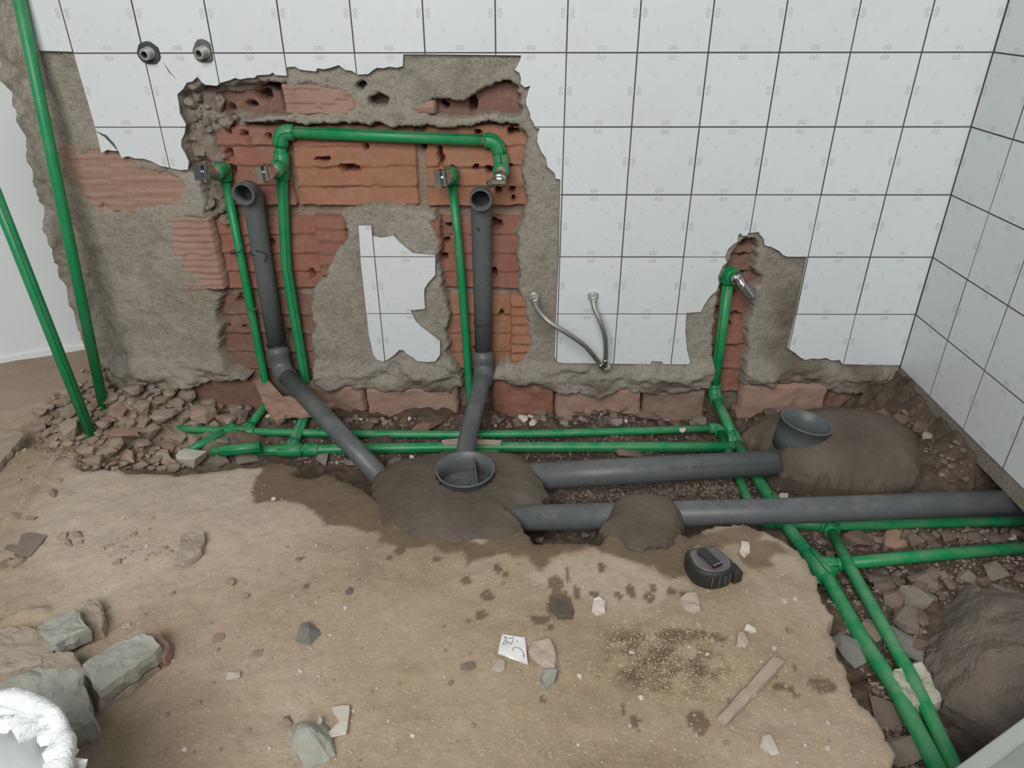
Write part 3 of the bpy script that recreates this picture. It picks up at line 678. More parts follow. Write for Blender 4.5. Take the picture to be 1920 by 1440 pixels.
def gz(x, y):
    i = min(max((x - xs[0]) / (xs[1] - xs[0]), 0), nx - 2.001); j = min(max((y - ys[0]) / (ys[1] - ys[0]), 0), ny - 2.001)
    a, b = int(i), int(j); u, v = i - a, j - b
    return float(ZG[a, b] * (1 - u) * (1 - v) + ZG[a + 1, b] * u * (1 - v) + ZG[a, b + 1] * (1 - u) * v + ZG[a + 1, b + 1] * u * v)
def GP(px, py):
    z = S
    for _ in range(8):
        q = G(px, py, z); z = 0.5 * z + 0.5 * gz(q[0], q[1])
    return Vector(G(px, py, z))
nx, ny = 640, 350
xs = np.linspace(-3.3, 0.12, nx); ys = np.linspace(-1.85, 0.40, ny)
X, Y = np.meshgrid(xs, ys, indexing='ij'); X = X.ravel(); Y = Y.ravel()
Zg, ms, mt, sd = ground(X, Y)
ZG = Zg.reshape(nx, ny)
Zg = np.where((Y > 0.045) & (X > -2.13), -0.21, Zg)
me = grid_mesh('floor', np.stack([X, Y, Zg], 1), nx, ny)
WET = [([(465, 912), (478, 895), (490, 868), (520, 858), (560, 866), (650, 888), (720, 930), (720, 1010), (690, 996), (640, 988), (600, 988), (590, 965), (555, 945), (520, 938), (480, 935)], 1.0),
 ([(690, 960), (770, 1000), (900, 1020), (1000, 990), (1130, 985), (1290, 985), (1330, 1000), (1300, 1030), (1300, 1080), (1270, 1085), (1245, 1090), (1228, 1062), (1150, 1046), (1110, 1030), (1060, 1036), (1030, 1050), (1020, 1078), (1000, 1068), (985, 1048),
   (940, 1050), (900, 1052), (880, 1062), (860, 1040), (760, 1026), (710, 1010)], 0.95),
 ([(1395, 1030), (1405, 1010), (1450, 1015), (1470, 1030), (1450, 1055), (1445, 1068), (1400, 1060), (1390, 1045)], 0.8), ([(1290, 1000), (1400, 985), (1440, 1000), (1400, 1020), (1330, 1030)], 0.8)]
wet = np.zeros(len(X)); wx = X + 0.018 * fbm(X, Y, 30, 4, 151); wy = Y + 0.018 * fbm(X, Y, 30, 4, 153)
for q, a in WET: wet = np.maximum(wet, a * sst(-0.004, 0.006, sdist(gpoly(q, S), wx, wy)))
for px, py, a, b in [(749, 1031, 10, 9), (730, 1047, 6, 5), (818, 1051, 7, 5), (560, 1047, 7, 4), (936, 1070, 8, 7), (948, 1081, 5, 5), (874, 1093, 10, 5), (913, 1120, 11, 7), (903, 1156, 9, 6), (878, 1166, 4, 3),
   (576, 1098, 5, 4), (1043, 1097, 13, 12), (1065, 1080, 4, 10), (1050, 1137, 20, 20), (1015, 1165, 15, 6), (1080, 1113, 6, 10), (1115, 1117, 8, 6), (1158, 1117, 6, 5), (1183, 1110, 9, 9), (1216, 1120, 9, 8), (1225, 1103, 6, 5), (1258, 1112, 8, 6),
   (1127, 1065, 8, 8), (1541, 1284, 19, 9), (1488, 1250, 4, 3), (1489, 1297, 5, 5), (1465, 1288, 12, 4), (1018, 1314, 4, 4), (832, 1176, 3, 3), (1280, 1192, 45, 7), (1345, 1198, 15, 4), (1247, 1189, 6, 5), (1190, 1350, 8, 6), (1310, 1355, 14, 11), (1170, 1330, 5, 5), (1283, 1122, 6, 6), (1031, 1182, 7, 4)]:
    q = G(px, py, S); dx_ = 0.75 * X + 0.25 * wx - q[0]; dy_ = 0.75 * Y + 0.25 * wy - q[1]; wet = np.maximum(wet, 0.95 * ((dx_ / (a * 0.00105)) ** 2 + (dy_ / (b * 0.0017)) ** 2 < 1))
wet = wet * (ms > 0.05)
st = sst(-0.02, 0.03, sdist(gpoly([(1125, 1180), (1200, 1165), (1260, 1180), (1350, 1220), (1372, 1270), (1340, 1300), (1280, 1310), (1210, 1310), (1150, 1290), (1130, 1240)], S), wx, wy))
sand = np.maximum(sst(-0.12, 0.05, sdist(gpoly([(620, 1180), (820, 1090), (980, 1060), (1250, 1130), (1460, 1150), (1520, 1250), (1440, 1330), (1230, 1340), (900, 1330), (700, 1290)], S), wx, wy)), 0)
pale = np.maximum(sst(-0.1, 0.05, sdist(gpoly([(120, 880), (480, 870), (470, 930), (560, 990), (430, 1060), (180, 1120), (60, 1060)], S), wx, wy)),
                  sst(-0.015, 0.01, sdist(gpoly([(1000, 1080), (1060, 1040), (1140, 1045), (1230, 1075), (1290, 1100), (1200, 1140), (1080, 1120)], S), wx, wy)))
soil = np.clip((1 - ms) * (1 - mt), 0, 1); hp = np.exp(-((X - HEAP[0]) / 0.28) ** 2 - ((Y - HEAP[1]) / 0.22) ** 2)
soil = soil * (1 - 0.8 * np.clip(hp * 1.3, 0, 1)) * sst(-2.1, -1.85, X + 0.05 * fbm(X, Y, 10, 2, 5))
vcol(me, 'A', np.stack([wet, soil, mt * (1 - ms)], 1)); vcol(me, 'B', np.stack([sand, st, pale], 1))
floor = tag(link('floor', me, MG, smooth=True), 'dusty broken floor screed with a pipe trench cut along the walls', kind='structure')
#=====PART3=====
# ------------------------------------------------------------------ pipe helpers
def catmull(pts, n=8):
    P = [Vector(p) for p in pts]; P = [2 * P[0] - P[1]] + P + [2 * P[-1] - P[-2]]; out = []
    for i in range(1, len(P) - 2):
        for k in range(n):
            t = k / n; a, b, c, d = P[i - 1:i + 3]
            out.append(0.5 * ((2 * b) + (c - a) * t + (2 * a - 5 * b + 4 * c - d) * t * t + (3 * b - 3 * c + d - a) * t ** 3))
    out.append(P[-2]); return out
def bend(p0, pc, p1, r, n=7):
    """round the corner p0-pc-p1 with distance r; returns points"""
    p0, pc, p1 = Vector(p0), Vector(pc), Vector(p1)
    a = pc + (p0 - pc).normalized() * r; b = pc + (p1 - pc).normalized() * r
    return [(1 - t) ** 2 * a + 2 * t * (1 - t) * pc + t * t * b for t in [i / n for i in range(n + 1)]]
def sweep(name, pts, rad, seg=16, wall=None, caps=True, up=None):
    """tube along pts; rad float or list; wall -> hollow with inner radius rad-wall; u=0.5 faces 'up'"""
    P = [Vector(p) for p in pts]; n = len(P)
    R = rad if isinstance(rad, (list, tuple)) else [rad] * n
    bm = bmesh.new(); uvl = bm.loops.layers.uv.new('UVMap')
    tang = [((P[min(i + 1, n - 1)] - P[max(i - 1, 0)]).normalized()) for i in range(n)]
    for i in range(n):
        if tang[i].length < 1e-6: tang[i] = tang[i - 1].copy()
    ref = Vector(up) if up else (Vector((0, -0.75, 0.65)))
    nrm = (ref - tang[0] * ref.dot(tang[0])).normalized(); L = 0.0; rings = []; lens = []
    def mk(sub):
        nonlocal nrm, L
        rg = []; nn = nrm.copy(); L = 0
        for i in range(n):
            if i: L += (P[i] - P[i - 1]).length
            nn = (nn - tang[i] * nn.dot(tang[i])).normalized(); bi = tang[i].cross(nn); row = []
            for k in range(seg):
                a = 2 * math.pi * (k / seg - 0.5)
                row.append(bm.verts.new(P[i] + (nn * math.cos(a) + bi * math.sin(a)) * max(R[i] - sub, 0.0004)))
            rg.append(row)
            if not sub: lens.append(L)
        return rg
    def skin(rg, flip):
        for i in range(n - 1):
            for k in range(seg):
                k2 = (k + 1) % seg; q = [rg[i][k], rg[i][k2], rg[i + 1][k2], rg[i + 1][k]]
                f = bm.faces.new(q if not flip else q[::-1]); f.smooth = True
                uv = [(k / seg, lens[i]), ((k + 1) / seg, lens[i]), ((k + 1) / seg, lens[i + 1]), (k / seg, lens[i + 1])]
                for l, u in zip(f.loops, uv if not flip else uv[::-1]): l[uvl].uv = u
    o = mk(0); skin(o, False)
    if wall:
        q = mk(wall); skin(q, True)
        for e in (0, n - 1):
            for k in range(seg): bm.faces.new([o[e][k], o[e][(k + 1) % seg], q[e][(k + 1) % seg], q[e][k]])
    elif caps:
        bm.faces.new(o[0][::-1]); bm.faces.new(o[-1])
    me = mesh_bm(name, bm); return me
def pipe(name, pts, rad, mat, parent=None, **kw):
    return link(name, sweep(name, pts, rad, **kw), mat, parent)
def sleeve(name, a, b, rad, mat, parent, lip=0.0):
    """fitting body between a and b with rounded rims"""
    a, b = Vector(a), Vector(b); d = (b - a); L = d.length; d.normalize(); e = min(0.002, L * .2)
    return pipe(name, [a, a + d * e * 0.3, a + d * e, b - d * e, b - d * e * 0.3, b], [rad - 0.002, rad - 0.0006, rad, rad, rad - 0.0006, rad - 0.002], mat, parent, seg=18)
V = lambda a: Vector(tuple(float(x) for x in a))
def lerp(a, b, t): return V(a) * (1 - t) + V(b) * t
def join_bm(name, meshes):
    bm = bmesh.new()
    for m in meshes: bm.from_mesh(m); bpy.data.meshes.remove(m)
    me = bpy.data.meshes.new(name); bm.to_mesh(me); bm.free(); return me
def tee(name, c, axis, br, parent, rad=0.0168, ln=0.024, bl=0.027):
    c, axis, br = V(c), V(axis).normalized(), V(br).normalized()
    e = 0.0015
    a = sweep('t', [c - axis * ln, c - axis * (ln - e), c + axis * (ln - e), c + axis * ln], [rad - e, rad, rad, rad - e], 18)
    b = sweep('t', [c, c + br * (bl - e), c + br * bl], [rad, rad, rad - e], 18)
    return link(name, join_bm(name, [a, b]), MPP, parent)
def elbow(name, p0, pc, p1, parent, rad=0.0168, ln=0.026):
    p = bend(p0, pc, p1, ln * 0.75, 8); p0, pc, p1 = V(p0), V(pc), V(p1)
    s = pc + (p0 - pc).normalized() * ln; t = pc + (p1 - pc).normalized() * ln
    pts = [s] + p + [t]; return pipe(name, pts, [rad - 0.0012] + [rad] * len(p) + [rad - 0.0012], MPP, parent, seg=18)
def box_oriented(name, c, ax, ay, az, sx, sy, sz, bev, mat, parent, seg=2):
    bm = bmesh.new(); bmesh.ops.create_cube(bm, size=1)
    bmesh.ops.scale(bm, vec=(sx, sy, sz), verts=bm.verts[:])
    if bev: bmesh.ops.bevel(bm, geom=bm.edges[:], offset=bev, segments=seg, affect='EDGES', profile=0.7)
    m = Matrix((V(ax).normalized(), V(ay).normalized(), V(az).normalized())).transposed().to_4x4(); m.translation = V(c)
    bm.transform(m); return link(name, mesh_bm(name, bm), mat, parent)
def frame(d, up=(0, 0, 1)):
    d = V(d).normalized(); u = V(up); s = d.cross(u).normalized(); return d, s, s.cross(d).normalized()
def valve(parent, p0, p1, handle=1, turn=0.0, vs=1.22):
    """stop valve: green socket at p0 growing out to the chrome head at p1"""
    p0, p1 = V(p0), V(p1); d, s, u = frame(p1 - p0); L = (p1 - p0).length
    sleeve('socket', p0, p0 + d * L * 0.42, 0.0190, MPP, parent)
    v = link('stop_valve', sweep('stop_valve', [p0 + d * L * kq for kq in (0.40, 0.44, 0.445, 0.62, 0.63, 0.66, 0.665, 0.80)], [0.0135, 0.0135, 0.0115, 0.0110, 0.0095, 0.0095, 0.0125, 0.0125], 16), M_brass, parent)
    for k in range(5):
        q = p0 + d * L * (0.46 + 0.03 * vs)
        pipe('thread', [q - d * 0.0006, q, q + d * 0.0006], [0.0112, 0.0124, 0.0112], M_brass, v, seg=16, caps=False)
    a = math.radians(turn); s2 = s * math.cos(a) + u * math.sin(a); u2 = d.cross(s2)
    hd = p0 + d * L * 0.92
    h = pipe('valve_body', [p0 + d * L * 0.76, p0 + d * L * 0.80, p0 + d * L * 0.98, p0 + d * L * 1.02, p0 + d * L * 1.03], [0.0125, 0.0155, 0.0155, 0.0138, 0.007], M_chrome, v, seg=18)
    if handle == 1:
        box_oriented('valve_key', hd + d * 0.006 - u2 * 0.008 + s2 * 0.006, d, s2, u2, 0.022 * vs, 0.013 * vs, 0.030 * vs, 0.0022, M_chrome, v)
        box_oriented('valve_key', hd + d * 0.002 - u2 * 0.009 - s2 * 0.009, d, s2, u2, 0.020 * vs, 0.006 * vs, 0.027 * vs, 0.0018, M_chrome, v)
        box_oriented('valve_key', hd + d * 0.000 - u2 * 0.010 - s2 * 0.0155, d, s2, u2, 0.016 * vs, 0.004 * vs, 0.022 * vs, 0.0012, M_chrome, v)
    else:
        box_oriented('valve_key', hd + d * 0.014, d, s2, u2, 0.006 * vs, 0.024 * vs, 0.010 * vs, 0.002, M_chrome, v)
        pipe('outlet', [hd, hd + s2 * 0.010 + u2 * 0.006, hd + s2 * 0.026 + u2 * 0.014], [0.009, 0.0095, 0.0095], M_chrome, v, seg=14)
    return v
def tie(parent, c, axis, rad, mat, tails=(), name='wire_tie', th=0.0011):
    c, axis = V(c), V(axis).normalized(); _, s, u = frame(axis, (0, 0, 1) if abs(axis.z) < .8 else (0, -1, 0))
    pts = [c + (s * math.cos(a) + u * math.sin(a)) * (rad + th * 0.6) + axis * 0.003 * math.sin(a * 2) for a in [2 * math.pi * i / 20 for i in range(21)]]
    ms = [sweep('w', pts, th, 6)]
    for t in tails: ms.append(sweep('w', catmull(t, 5), th, 6))
    return link(name, join_bm(name, ms), mat, parent)

PR = 0.0119; PH = 0.0104; ZP = -0.132
# ------------------------------------------------------------------ green network of the rear line
YW = 0.026
hot = tag(empty('green_water_pipe', G(900, 815, ZP)), 'green water line nearest the back wall, with the leftmost and third risers', 'water pipe')
h0 = G(297, 803, ZP); hE = G(1347, 802, ZP)
lineA = lambda px: V(G(px, 803 + 12 * math.sin(math.pi * (px - 297) / 1050) ** 1.0, ZP))
kk = [297, 380, 440, 560, 700, 860, 900, 1050, 1200, 1335]
pipe('pipe', [lineA(p) for p in kk], PH, MPP, hot, up=(0, -0.9, -0.3))
tA = lineA(462); r1t = V(W(419, 318, YW)); r1b = V(W(497, 712, YW)); r1c = V(W(503, 752, 0.012))
pipe('pipe', [r1t, lerp(r1t, r1b, .5), r1b] + bend(r1b, r1c, tA, 0.02, 5) + [tA], PH, MPP, hot, up=(1, 0.4, 0))
tee('tee', tA, lineA(480) - lineA(440), r1c - tA, hot, 0.0142)
sleeve('coupling', lineA(438) , lineA(478), 0.0140, MPP, hot)
valve(hot, r1t, W(381, 330, -0.058), 1, 8)
pipe('elbow', [r1t + (r1b - r1t).normalized() * t for t in (-0.012, -0.011, 0.024, 0.026)], [0.010, 0.0175, 0.0172, 0.0155], MPP, hot, seg=18)
# oblique stub at the left end
pipe('pipe', [V(G(432, 803, ZP)), V(G(395, 823, ZP - 0.004)), V(G(348, 848, ZP - 0.006))], PH, MPP, hot)
pipe('cap', [V(G(428, 802, ZP)), V(G(436, 803, ZP)), V(G(440, 805, ZP))], [0.0135, 0.0140, 0.012], MPP, hot, seg=14)
# third riser
r3t = V(W(846, 326, YW)); r3b = V(W(880, 735, 0.02)); t3 = lineA(886)
pipe('pipe', [r3t, lerp(r3t, r3b, .35) + Vector((0.004, 0, 0)), lerp(r3t, r3b, .7) + Vector((0.003, 0, 0)), r3b] + bend(r3b, V(W(883, 775, 0.005)), t3, 0.02, 5) + [t3], PH, MPP, hot, up=(1, 0.9, 0))
tee('tee', t3, (1, 0, 0), (0, 0.9, 0.4), hot, 0.0140, ln=0.014)
pipe('elbow', [r3t + (r3b - r3t).normalized() * t for t in (-0.012, -0.011, 0.022, 0.024)], [0.010, 0.0172, 0.0170, 0.0155], MPP, hot, seg=18)
valve(hot, r3t, W(829, 341, -0.050), 1, -6)
tie(hot, W(852, 432, YW), (0, 0, 1), PH, M_rust, [[W(850, 430, 0.01), W(840, 425, 0.005), W(826, 420, 0.03)], [W(852, 432, 0.012), W(850, 445, 0.0), W(843, 455, 0.004)]])
tie(hot, W(468, 583, YW), (0, 0, 1), PH, M_rust, [[W(468, 583, 0.012), W(460, 575, 0.005), W(455, 566, 0.03)], [W(470, 583, 0.012), W(480, 578, 0.0), W(484, 573, 0.01)]])
tie(hot, W(441, 473, YW), (0, 0, 1), PH, M_dark, [[W(446, 474, 0.01), W(460, 463, 0.002), W(474, 452, 0.0)], [W(441, 473, 0.010), W(444, 480, 0.0)], [W(440, 473, 0.01), W(432, 474, 0.004)]])
# elbow at the right end, then forward under both grey pipes
e1 = V(hE); f1 = V(G(1402, 936, ZP - 0.004)); f2 = V(G(1428, 978, ZP - 0.006))
elbow('elbow', lineA(1300), e1, f1, hot, 0.0145)
pipe('pipe', [e1 + (f1 - e1).normalized() * 0.02, f1, f2], PH, MPP, hot, up=(1, 0, 0))
g1 = V(G(1440, 984, ZP - 0.006)); g2_ = V(G(1553, 984, ZP)); g3 = V(G(1990, 974, ZP + 0.004))
elbow('elbow', f1, f2, g2_, hot, 0.0148)
pipe('pipe', [f2 + (g2_ - f2).normalized() * 0.02, g2_, g3], PR * 1.08, MPP, hot, up=(0, 0, -1))
bA = [g2_, V(G(1597, 1070, ZP + 0.02)), V(G(1663, 1187, ZP + 0.02)), V(G(1713, 1277, ZP + 0.016)), V(G(1787, 1433, ZP + 0.012)), V(G(1850, 1570, ZP + 0.010))]
tee('tee', g2_, (1, 0, 0), bA[1] - g2_, hot, 0.0150, ln=0.02, bl=0.032)
pipe('pipe', bA, PH * 1.1, MPP, hot, up=(1, 0.6, -0.4))

# ------------------------------------------------------------------ green network of the front line
cold = tag(empty('green_water_pipe', G(900, 840, ZP)), 'green plastic water line lying in front, feeding the bridge-shaped riser and the right riser', 'water pipe')
lineB = lambda px: V(G(px, 846 - 8 * min(1, max(0, (px - 450) / 400)), ZP))
pipe('pipe', [lineB(p) for p in (398, 470, 540, 600, 690, 860, 1000, 1200, 1376)], PR * 1.08, MPP, cold, up=(0, -0.97, 0.1))
tB = lineB(545)
b0 = V(W(525, 247, YW)); b1 = V(W(537, 500, YW)); b2 = V(W(573, 716, YW)); b3 = V(W(583, 752, 0.012))
pipe('pipe', [b0, lerp(b0, b1, .5), b1, b2] + bend(b2, b3, tB, 0.02, 5) + [tB], PR * 1.1, MPP, cold, up=(0.45, -0.9, 0))
tee('tee', tB, (1, 0, 0), b3 - tB, cold, ln=0.030, bl=0.034)
sleeve('coupling', lineB(571), lineB(598), 0.0160, MPP, cold)
tp = V(W(932, 264, YW)); tv = V(W(940, 303, YW))
pipe('pipe', [b0, lerp(b0, tp, .5), tp], PR * 1.1, MPP, cold, up=(0, -0.75, 0.9))
elbow('elbow', b1, b0, tp, cold, 0.0180, 0.032); elbow('elbow', b0, tp, tv, cold, 0.0172, 0.030)
pipe('tee', [lerp(b0, b1, t) for t in (0.14, 0.145, 0.33, 0.335)], [0.016, 0.0180, 0.0180, 0.016], MPP, cold, seg=18)
vb = lerp(b0, b1, 0.235); valve(cold, vb, W(496, 331, -0.058), 1, 0)
pipe('socket', [V(W(939, 288, YW)), V(W(939, 290, YW)), V(W(941, 325, YW - 0.01)), V(W(941, 328, YW - 0.012))], [0.0155, 0.0178, 0.0178, 0.015], MPP, cold, seg=18)
valve(cold, W(941, 312, YW), W(936, 338, -0.050), 2, 0)
tie(cold, W(905, 262, YW), (1, 0, 0), PR * 1.1, M_rust, [[W(903, 258, 0.008), W(906, 266, 0.006), W(908, 274, 0.01)]])
# right riser
q0 = V(W(1366, 522, 0.022)); q1 = V(W(1338, 738, 0.012)); jn = V(G(1378, 824, ZP + 0.004))
pipe('pipe', [q0, lerp(q0, q1, .5), q1], PR * 1.15, MPP, cold, up=(-0.6, -0.8, 0))
pipe('elbow', bend(q0 + (q1 - q0) * 0.86, q1, jn, 0.03, 8), 0.0172, MPP, cold, seg=18)
pipe('pipe', [q1, jn], PR * 1.1, MPP, cold, up=(-0.6, -0.8, 0))
elbow('elbow', q1, q0 + Vector((0, 0, 0.012)), W(1384, 526, -0.02), cold, 0.0205, 0.024)
cap_c = q0 + Vector((0, 0, 0.010))
def ball(name, c, r, mat, parent, sc=(1, 1, 1)):
    bm = bmesh.new(); bmesh.ops.create_uvsphere(bm, u_segments=18, v_segments=12, radius=r); bmesh.ops.scale(bm, vec=sc, verts=bm.verts[:])
    bmesh.ops.translate(bm, vec=V(c), verts=bm.verts[:])
    for f in bm.faces: f.smooth = True
    return link(name, mesh_bm(name, bm), mat, parent)
ball('elbow_shoulder', cap_c, 0.0215, MPP, cold)
rv = link('stop_valve', sweep('stop_valve', [V(W(x, y, d)) for x, y, d in ((1376, 523, 0.0), (1383, 524, -0.014), (1386, 524, -0.016), (1388, 526, -0.02), (1391, 533, -0.026), (1396, 540, -0.032))], [0.014, 0.0135, 0.0115, 0.0105, 0.009, 0.009], 16), M_chrome, cold)
d_, s_, u_ = frame(V(W(1410, 560, -0.045)) - V(W(1392, 534, -0.028)))
box_oriented('valve_key', W(1403, 547, -0.038), d_, s_, u_, 0.036, 0.024, 0.019, 0.0035, M_chrome, rv)
box_oriented('valve_dot', W(1405, 550, -0.050), d_, s_, u_, 0.009, 0.009, 0.002, 0.0006, simple('blue_mark', (0.03, 0.03, 0.16), (0.05, 0.05, 0.22), 30, 0.4, 0), rv)
pipe('valve_collar', [V(W(1379, 521, -0.006)), V(W(1381, 522, -0.012)), V(W(1385, 525, -0.018))], [0.013, 0.0155, 0.013], M_chrome, rv, seg=16)
tee('tee', jn, (q1 - jn), (-1, 0, 0), cold, ln=0.02, bl=0.02)
bB = [jn, V(G(1425, 905, ZP - 0.004)), V(G(1478, 990, ZP - 0.004)), V(G(1513, 1037, ZP)), V(G(1533, 1062, ZP + 0.002)), V(G(1556, 1092, ZP + 0.002)), V(G(1613, 1193, ZP + 0.004)), V(G(1680, 1293, ZP + 0.006)), V(G(1757, 1440, ZP + 0.008)), V(G(1820, 1565, ZP + 0.008))]
pipe('pipe', bB, PR * 1.14, MPP, cold, up=(1, 0.3, 0.9))
tee('tee', bB[4], bB[5] - bB[3], (1, 0.05, 0), cold, 0.019, 0.034, 0.034)
pipe('pipe', [bB[4], V(G(1713, 1044, ZP + 0.004)), V(G(1990, 1021, ZP + 0.008))], PR * 1.08, MPP, cold, up=(0, -0.9, -0.4))
sleeve('coupling', V(G(1445, 936, ZP - 0.004)), V(G(1452, 948, ZP - 0.004)), 0.0175, MPP, cold)

# loose offcut lying on the line, and a second shorter one by the drain
oc = recentre(pipe('pipe_offcut', [V(G(411, 846, ZP + 0.026)), V(G(489, 838, ZP + 0.030))], 0.0135, MPP, None, wall=0.0035, up=(0, -0.9, 0.2)), G(450, 842, ZP + 0.028))
tag(oc, 'short loose green pipe offcut resting on the front pipe line at its left end', 'pipe offcut')
oc = recentre(pipe('pipe_offcut', [V(G(880, 851, ZP + 0.0)), V(G(935, 853, ZP + 0.0))], 0.0125, MPP, None, wall=0.003, up=(0, -0.9, 0.2)), G(910, 852, ZP))
tag(oc, 'short green pipe end just behind the round drain cup', 'pipe offcut')
# two long pipes leaning at the left
def lean(p_top, p_bot, lab, up):
    a, b = V(p_top), V(p_bot); a = b + (a - b) * 1.35
    o = pipe('leaning_pipe', [a, lerp(a, b, .5), b], PR * 1.05, MPP, None, up=up); recentre(o, b); tag(o, lab, 'water pipe')
lean(W(36, 0, -0.018), V(GP(192, 762)) + Vector((0, 0, -0.03)), 'long green pipe standing upright against the ragged wall end', (1, 0.9, 0))
lean(W(-2, 380, -0.19), V(GP(172, 815)) + Vector((0, 0, -0.03)), 'long green pipe with a dark stripe leaning in front of the white wall', (0.75, -0.9, 0.1))

# ------------------------------------------------------------------ grey waste pipes
PV = 0.0228
w1 = tag(empty('waste_pipe', G(700, 885, -0.08)), 'grey plastic waste riser on the left, its foot slanting into the wet mortar', 'waste pipe')
YV = 0.016
a0 = V(W(473, 372, YV)); a1 = V(W(519, 648, YV)); am = lerp(a0, a1, 0.0)
op = V(W(456, 364, -0.040)); top = V(W(471, 352, 0.008))
pts = [a1, lerp(a1, a0, .5)] + bend(a1, top, op, 0.030, 10) + [op]
pipe('riser', pts, [PV] * 2 + [PV * 1.06] * (len(pts) - 3) + [PV * 1.06], MPVC, w1, wall=0.0032, seg=26)
pipe('rim', [op + (op - top).normalized() * t for t in (-0.004, 0.0015)], PV * 1.13, MPVC, w1, wall=0.0045, seg=26)
s0 = V(W(520, 652, 0.010)); s1 = V(W(527, 684, -0.006)); end = V(G(716, 897, -0.085)); k1 = V(W(529, 697, -0.012))
pipe('socket', [lerp(s0, s1, t) for t in (-0.02, 0, 0.12, 0.16, 0.42, 0.46, 0.9, 1.0)], [PV, PV * 1.14, PV * 1.22, PV * 1.26, PV * 1.26, PV * 1.18, PV * 1.16, PV * 1.08], MPVC, w1, seg=24)
pipe('elbow', bend(s1 + (s0 - s1) * 0.3, k1, end, 0.03, 8), PV * 1.15, MPVC, w1, seg=24)
pipe('slanting_pipe', [k1 + (end - k1).normalized() * 0.015, lerp(k1, end, .5), end], PV, MPVC, w1, seg=24)
rg = k1 + (end - k1).normalized() * 0.030
pipe('rim', [rg, rg + (end - k1).normalized() * 0.003], PV * 1.17, MPVC, w1, wall=0.004, seg=24)
tie(w1, W(487, 472, YV), a1 - a0, PV, M_dark, [[W(480, 470, -0.012), W(495, 474, -0.012), W(499, 480, -0.01), W(496, 490, -0.01)]], th=0.0013)
tie(w1, W(518, 645, YV - 0.003), a1 - a0, PV, M_dark, [[W(530, 648, -0.008), W(538, 640, 0.01), W(544, 622, 0.035)]], th=0.0015)
w2 = tag(empty('waste_pipe', G(868, 852, -0.07)), 'grey plastic waste riser in the middle, running down into the round drain cup', 'waste pipe')
c0 = V(W(902, 388, YV)); c1 = V(W(907, 660, YV)); op2 = V(W(901, 375, -0.042)); top2 = V(W(902, 362, 0.010))
pts = [c1, lerp(c1, c0, .5)] + bend(c1, top2, op2, 0.032, 10) + [op2]
pipe('riser', pts, [PV] * 2 + [PV * 1.08] * (len(pts) - 2), MPVC, w2, wall=0.0032, seg=26)
pipe('rim', [op2 + (op2 - top2).normalized() * t for t in (-0.004, 0.0015)], PV * 1.14, MPVC, w2, wall=0.0045, seg=26)
s0 = V(W(906, 662, 0.012)); s1 = V(W(907, 692, 0.0)); k1 = V(W(907, 702, -0.008)); end2 = V(G(868, 872, -0.070)); mid2 = V(G(876, 815, -0.092)) * 0.5 + lerp(k1, end2, 0.62) * 0.5
pipe('socket', [lerp(s0, s1, t) for t in (-0.1, 0, 0.12, 0.2, 0.5, 0.56, 0.9, 1.0)], [PV, PV * 1.14, PV * 1.2, PV * 1.25, PV * 1.25, PV * 1.18, PV * 1.16, PV * 1.08], MPVC, w2, seg=24)
pipe('elbow', bend(s1 + (s0 - s1) * 0.3, k1, mid2, 0.028, 8), PV * 1.13, MPVC, w2, seg=24)
pipe('slanting_pipe', catmull([k1 + (mid2 - k1).normalized() * 0.015, lerp(k1, mid2, .5), mid2, end2], 5), PV * 0.98, MPVC, w2, seg=24)
rg = k1 + (mid2 - k1).normalized() * 0.026; pipe('rim', [rg, rg + (mid2 - k1).normalized() * 0.003], PV * 1.16, MPVC, w2, wall=0.004, seg=24)
tie(w2, W(904, 424, YV), (0, 0, 1), PV, M_dark, [[W(896, 426, -0.012), W(899, 432, -0.016), W(893, 428, -0.014)], [W(918, 425, -0.004), W(926, 421, 0.02), W(932, 420, 0.04)]], th=0.0014)
tie(w2, W(906, 604, YV), (0, 0, 1), PV, M_dark, [[W(919, 600, -0.004), W(924, 594, 0.0), W(921, 588, 0.01)], [W(893, 600, -0.003), W(890, 590, 0.02)]], th=0.0014)
# horizontal waste pipes in the trench
RA = 0.030; RB_ = 0.0265
pa0 = V(G(950, 896, -0.080)); pa1 = V(G(1452, 868, -0.082))
wA = pipe('waste_pipe', [pa0, lerp(pa0, pa1, .5), pa1], RA, MPVC, None, seg=30); recentre(wA, lerp(pa0, pa1, .5) - Vector((0, 0, RA)))
tag(wA, 'thick grey waste pipe with faint printing between the two wet mortar mounds', 'waste pipe')
pb0 = V(G(925, 973, -0.070)); pbm = V(G(1500, 957, -0.064)); pb1 = V(G(2000, 938, -0.066))
wB = pipe('waste_pipe', [pb0, pbm, pb1], RB_, MPVC, None, seg=30); recentre(wB, pbm - Vector((0, 0, RB_)))
tag(wB, 'long grey waste pipe running out under the right wall, nearest the tape measure', 'waste pipe')
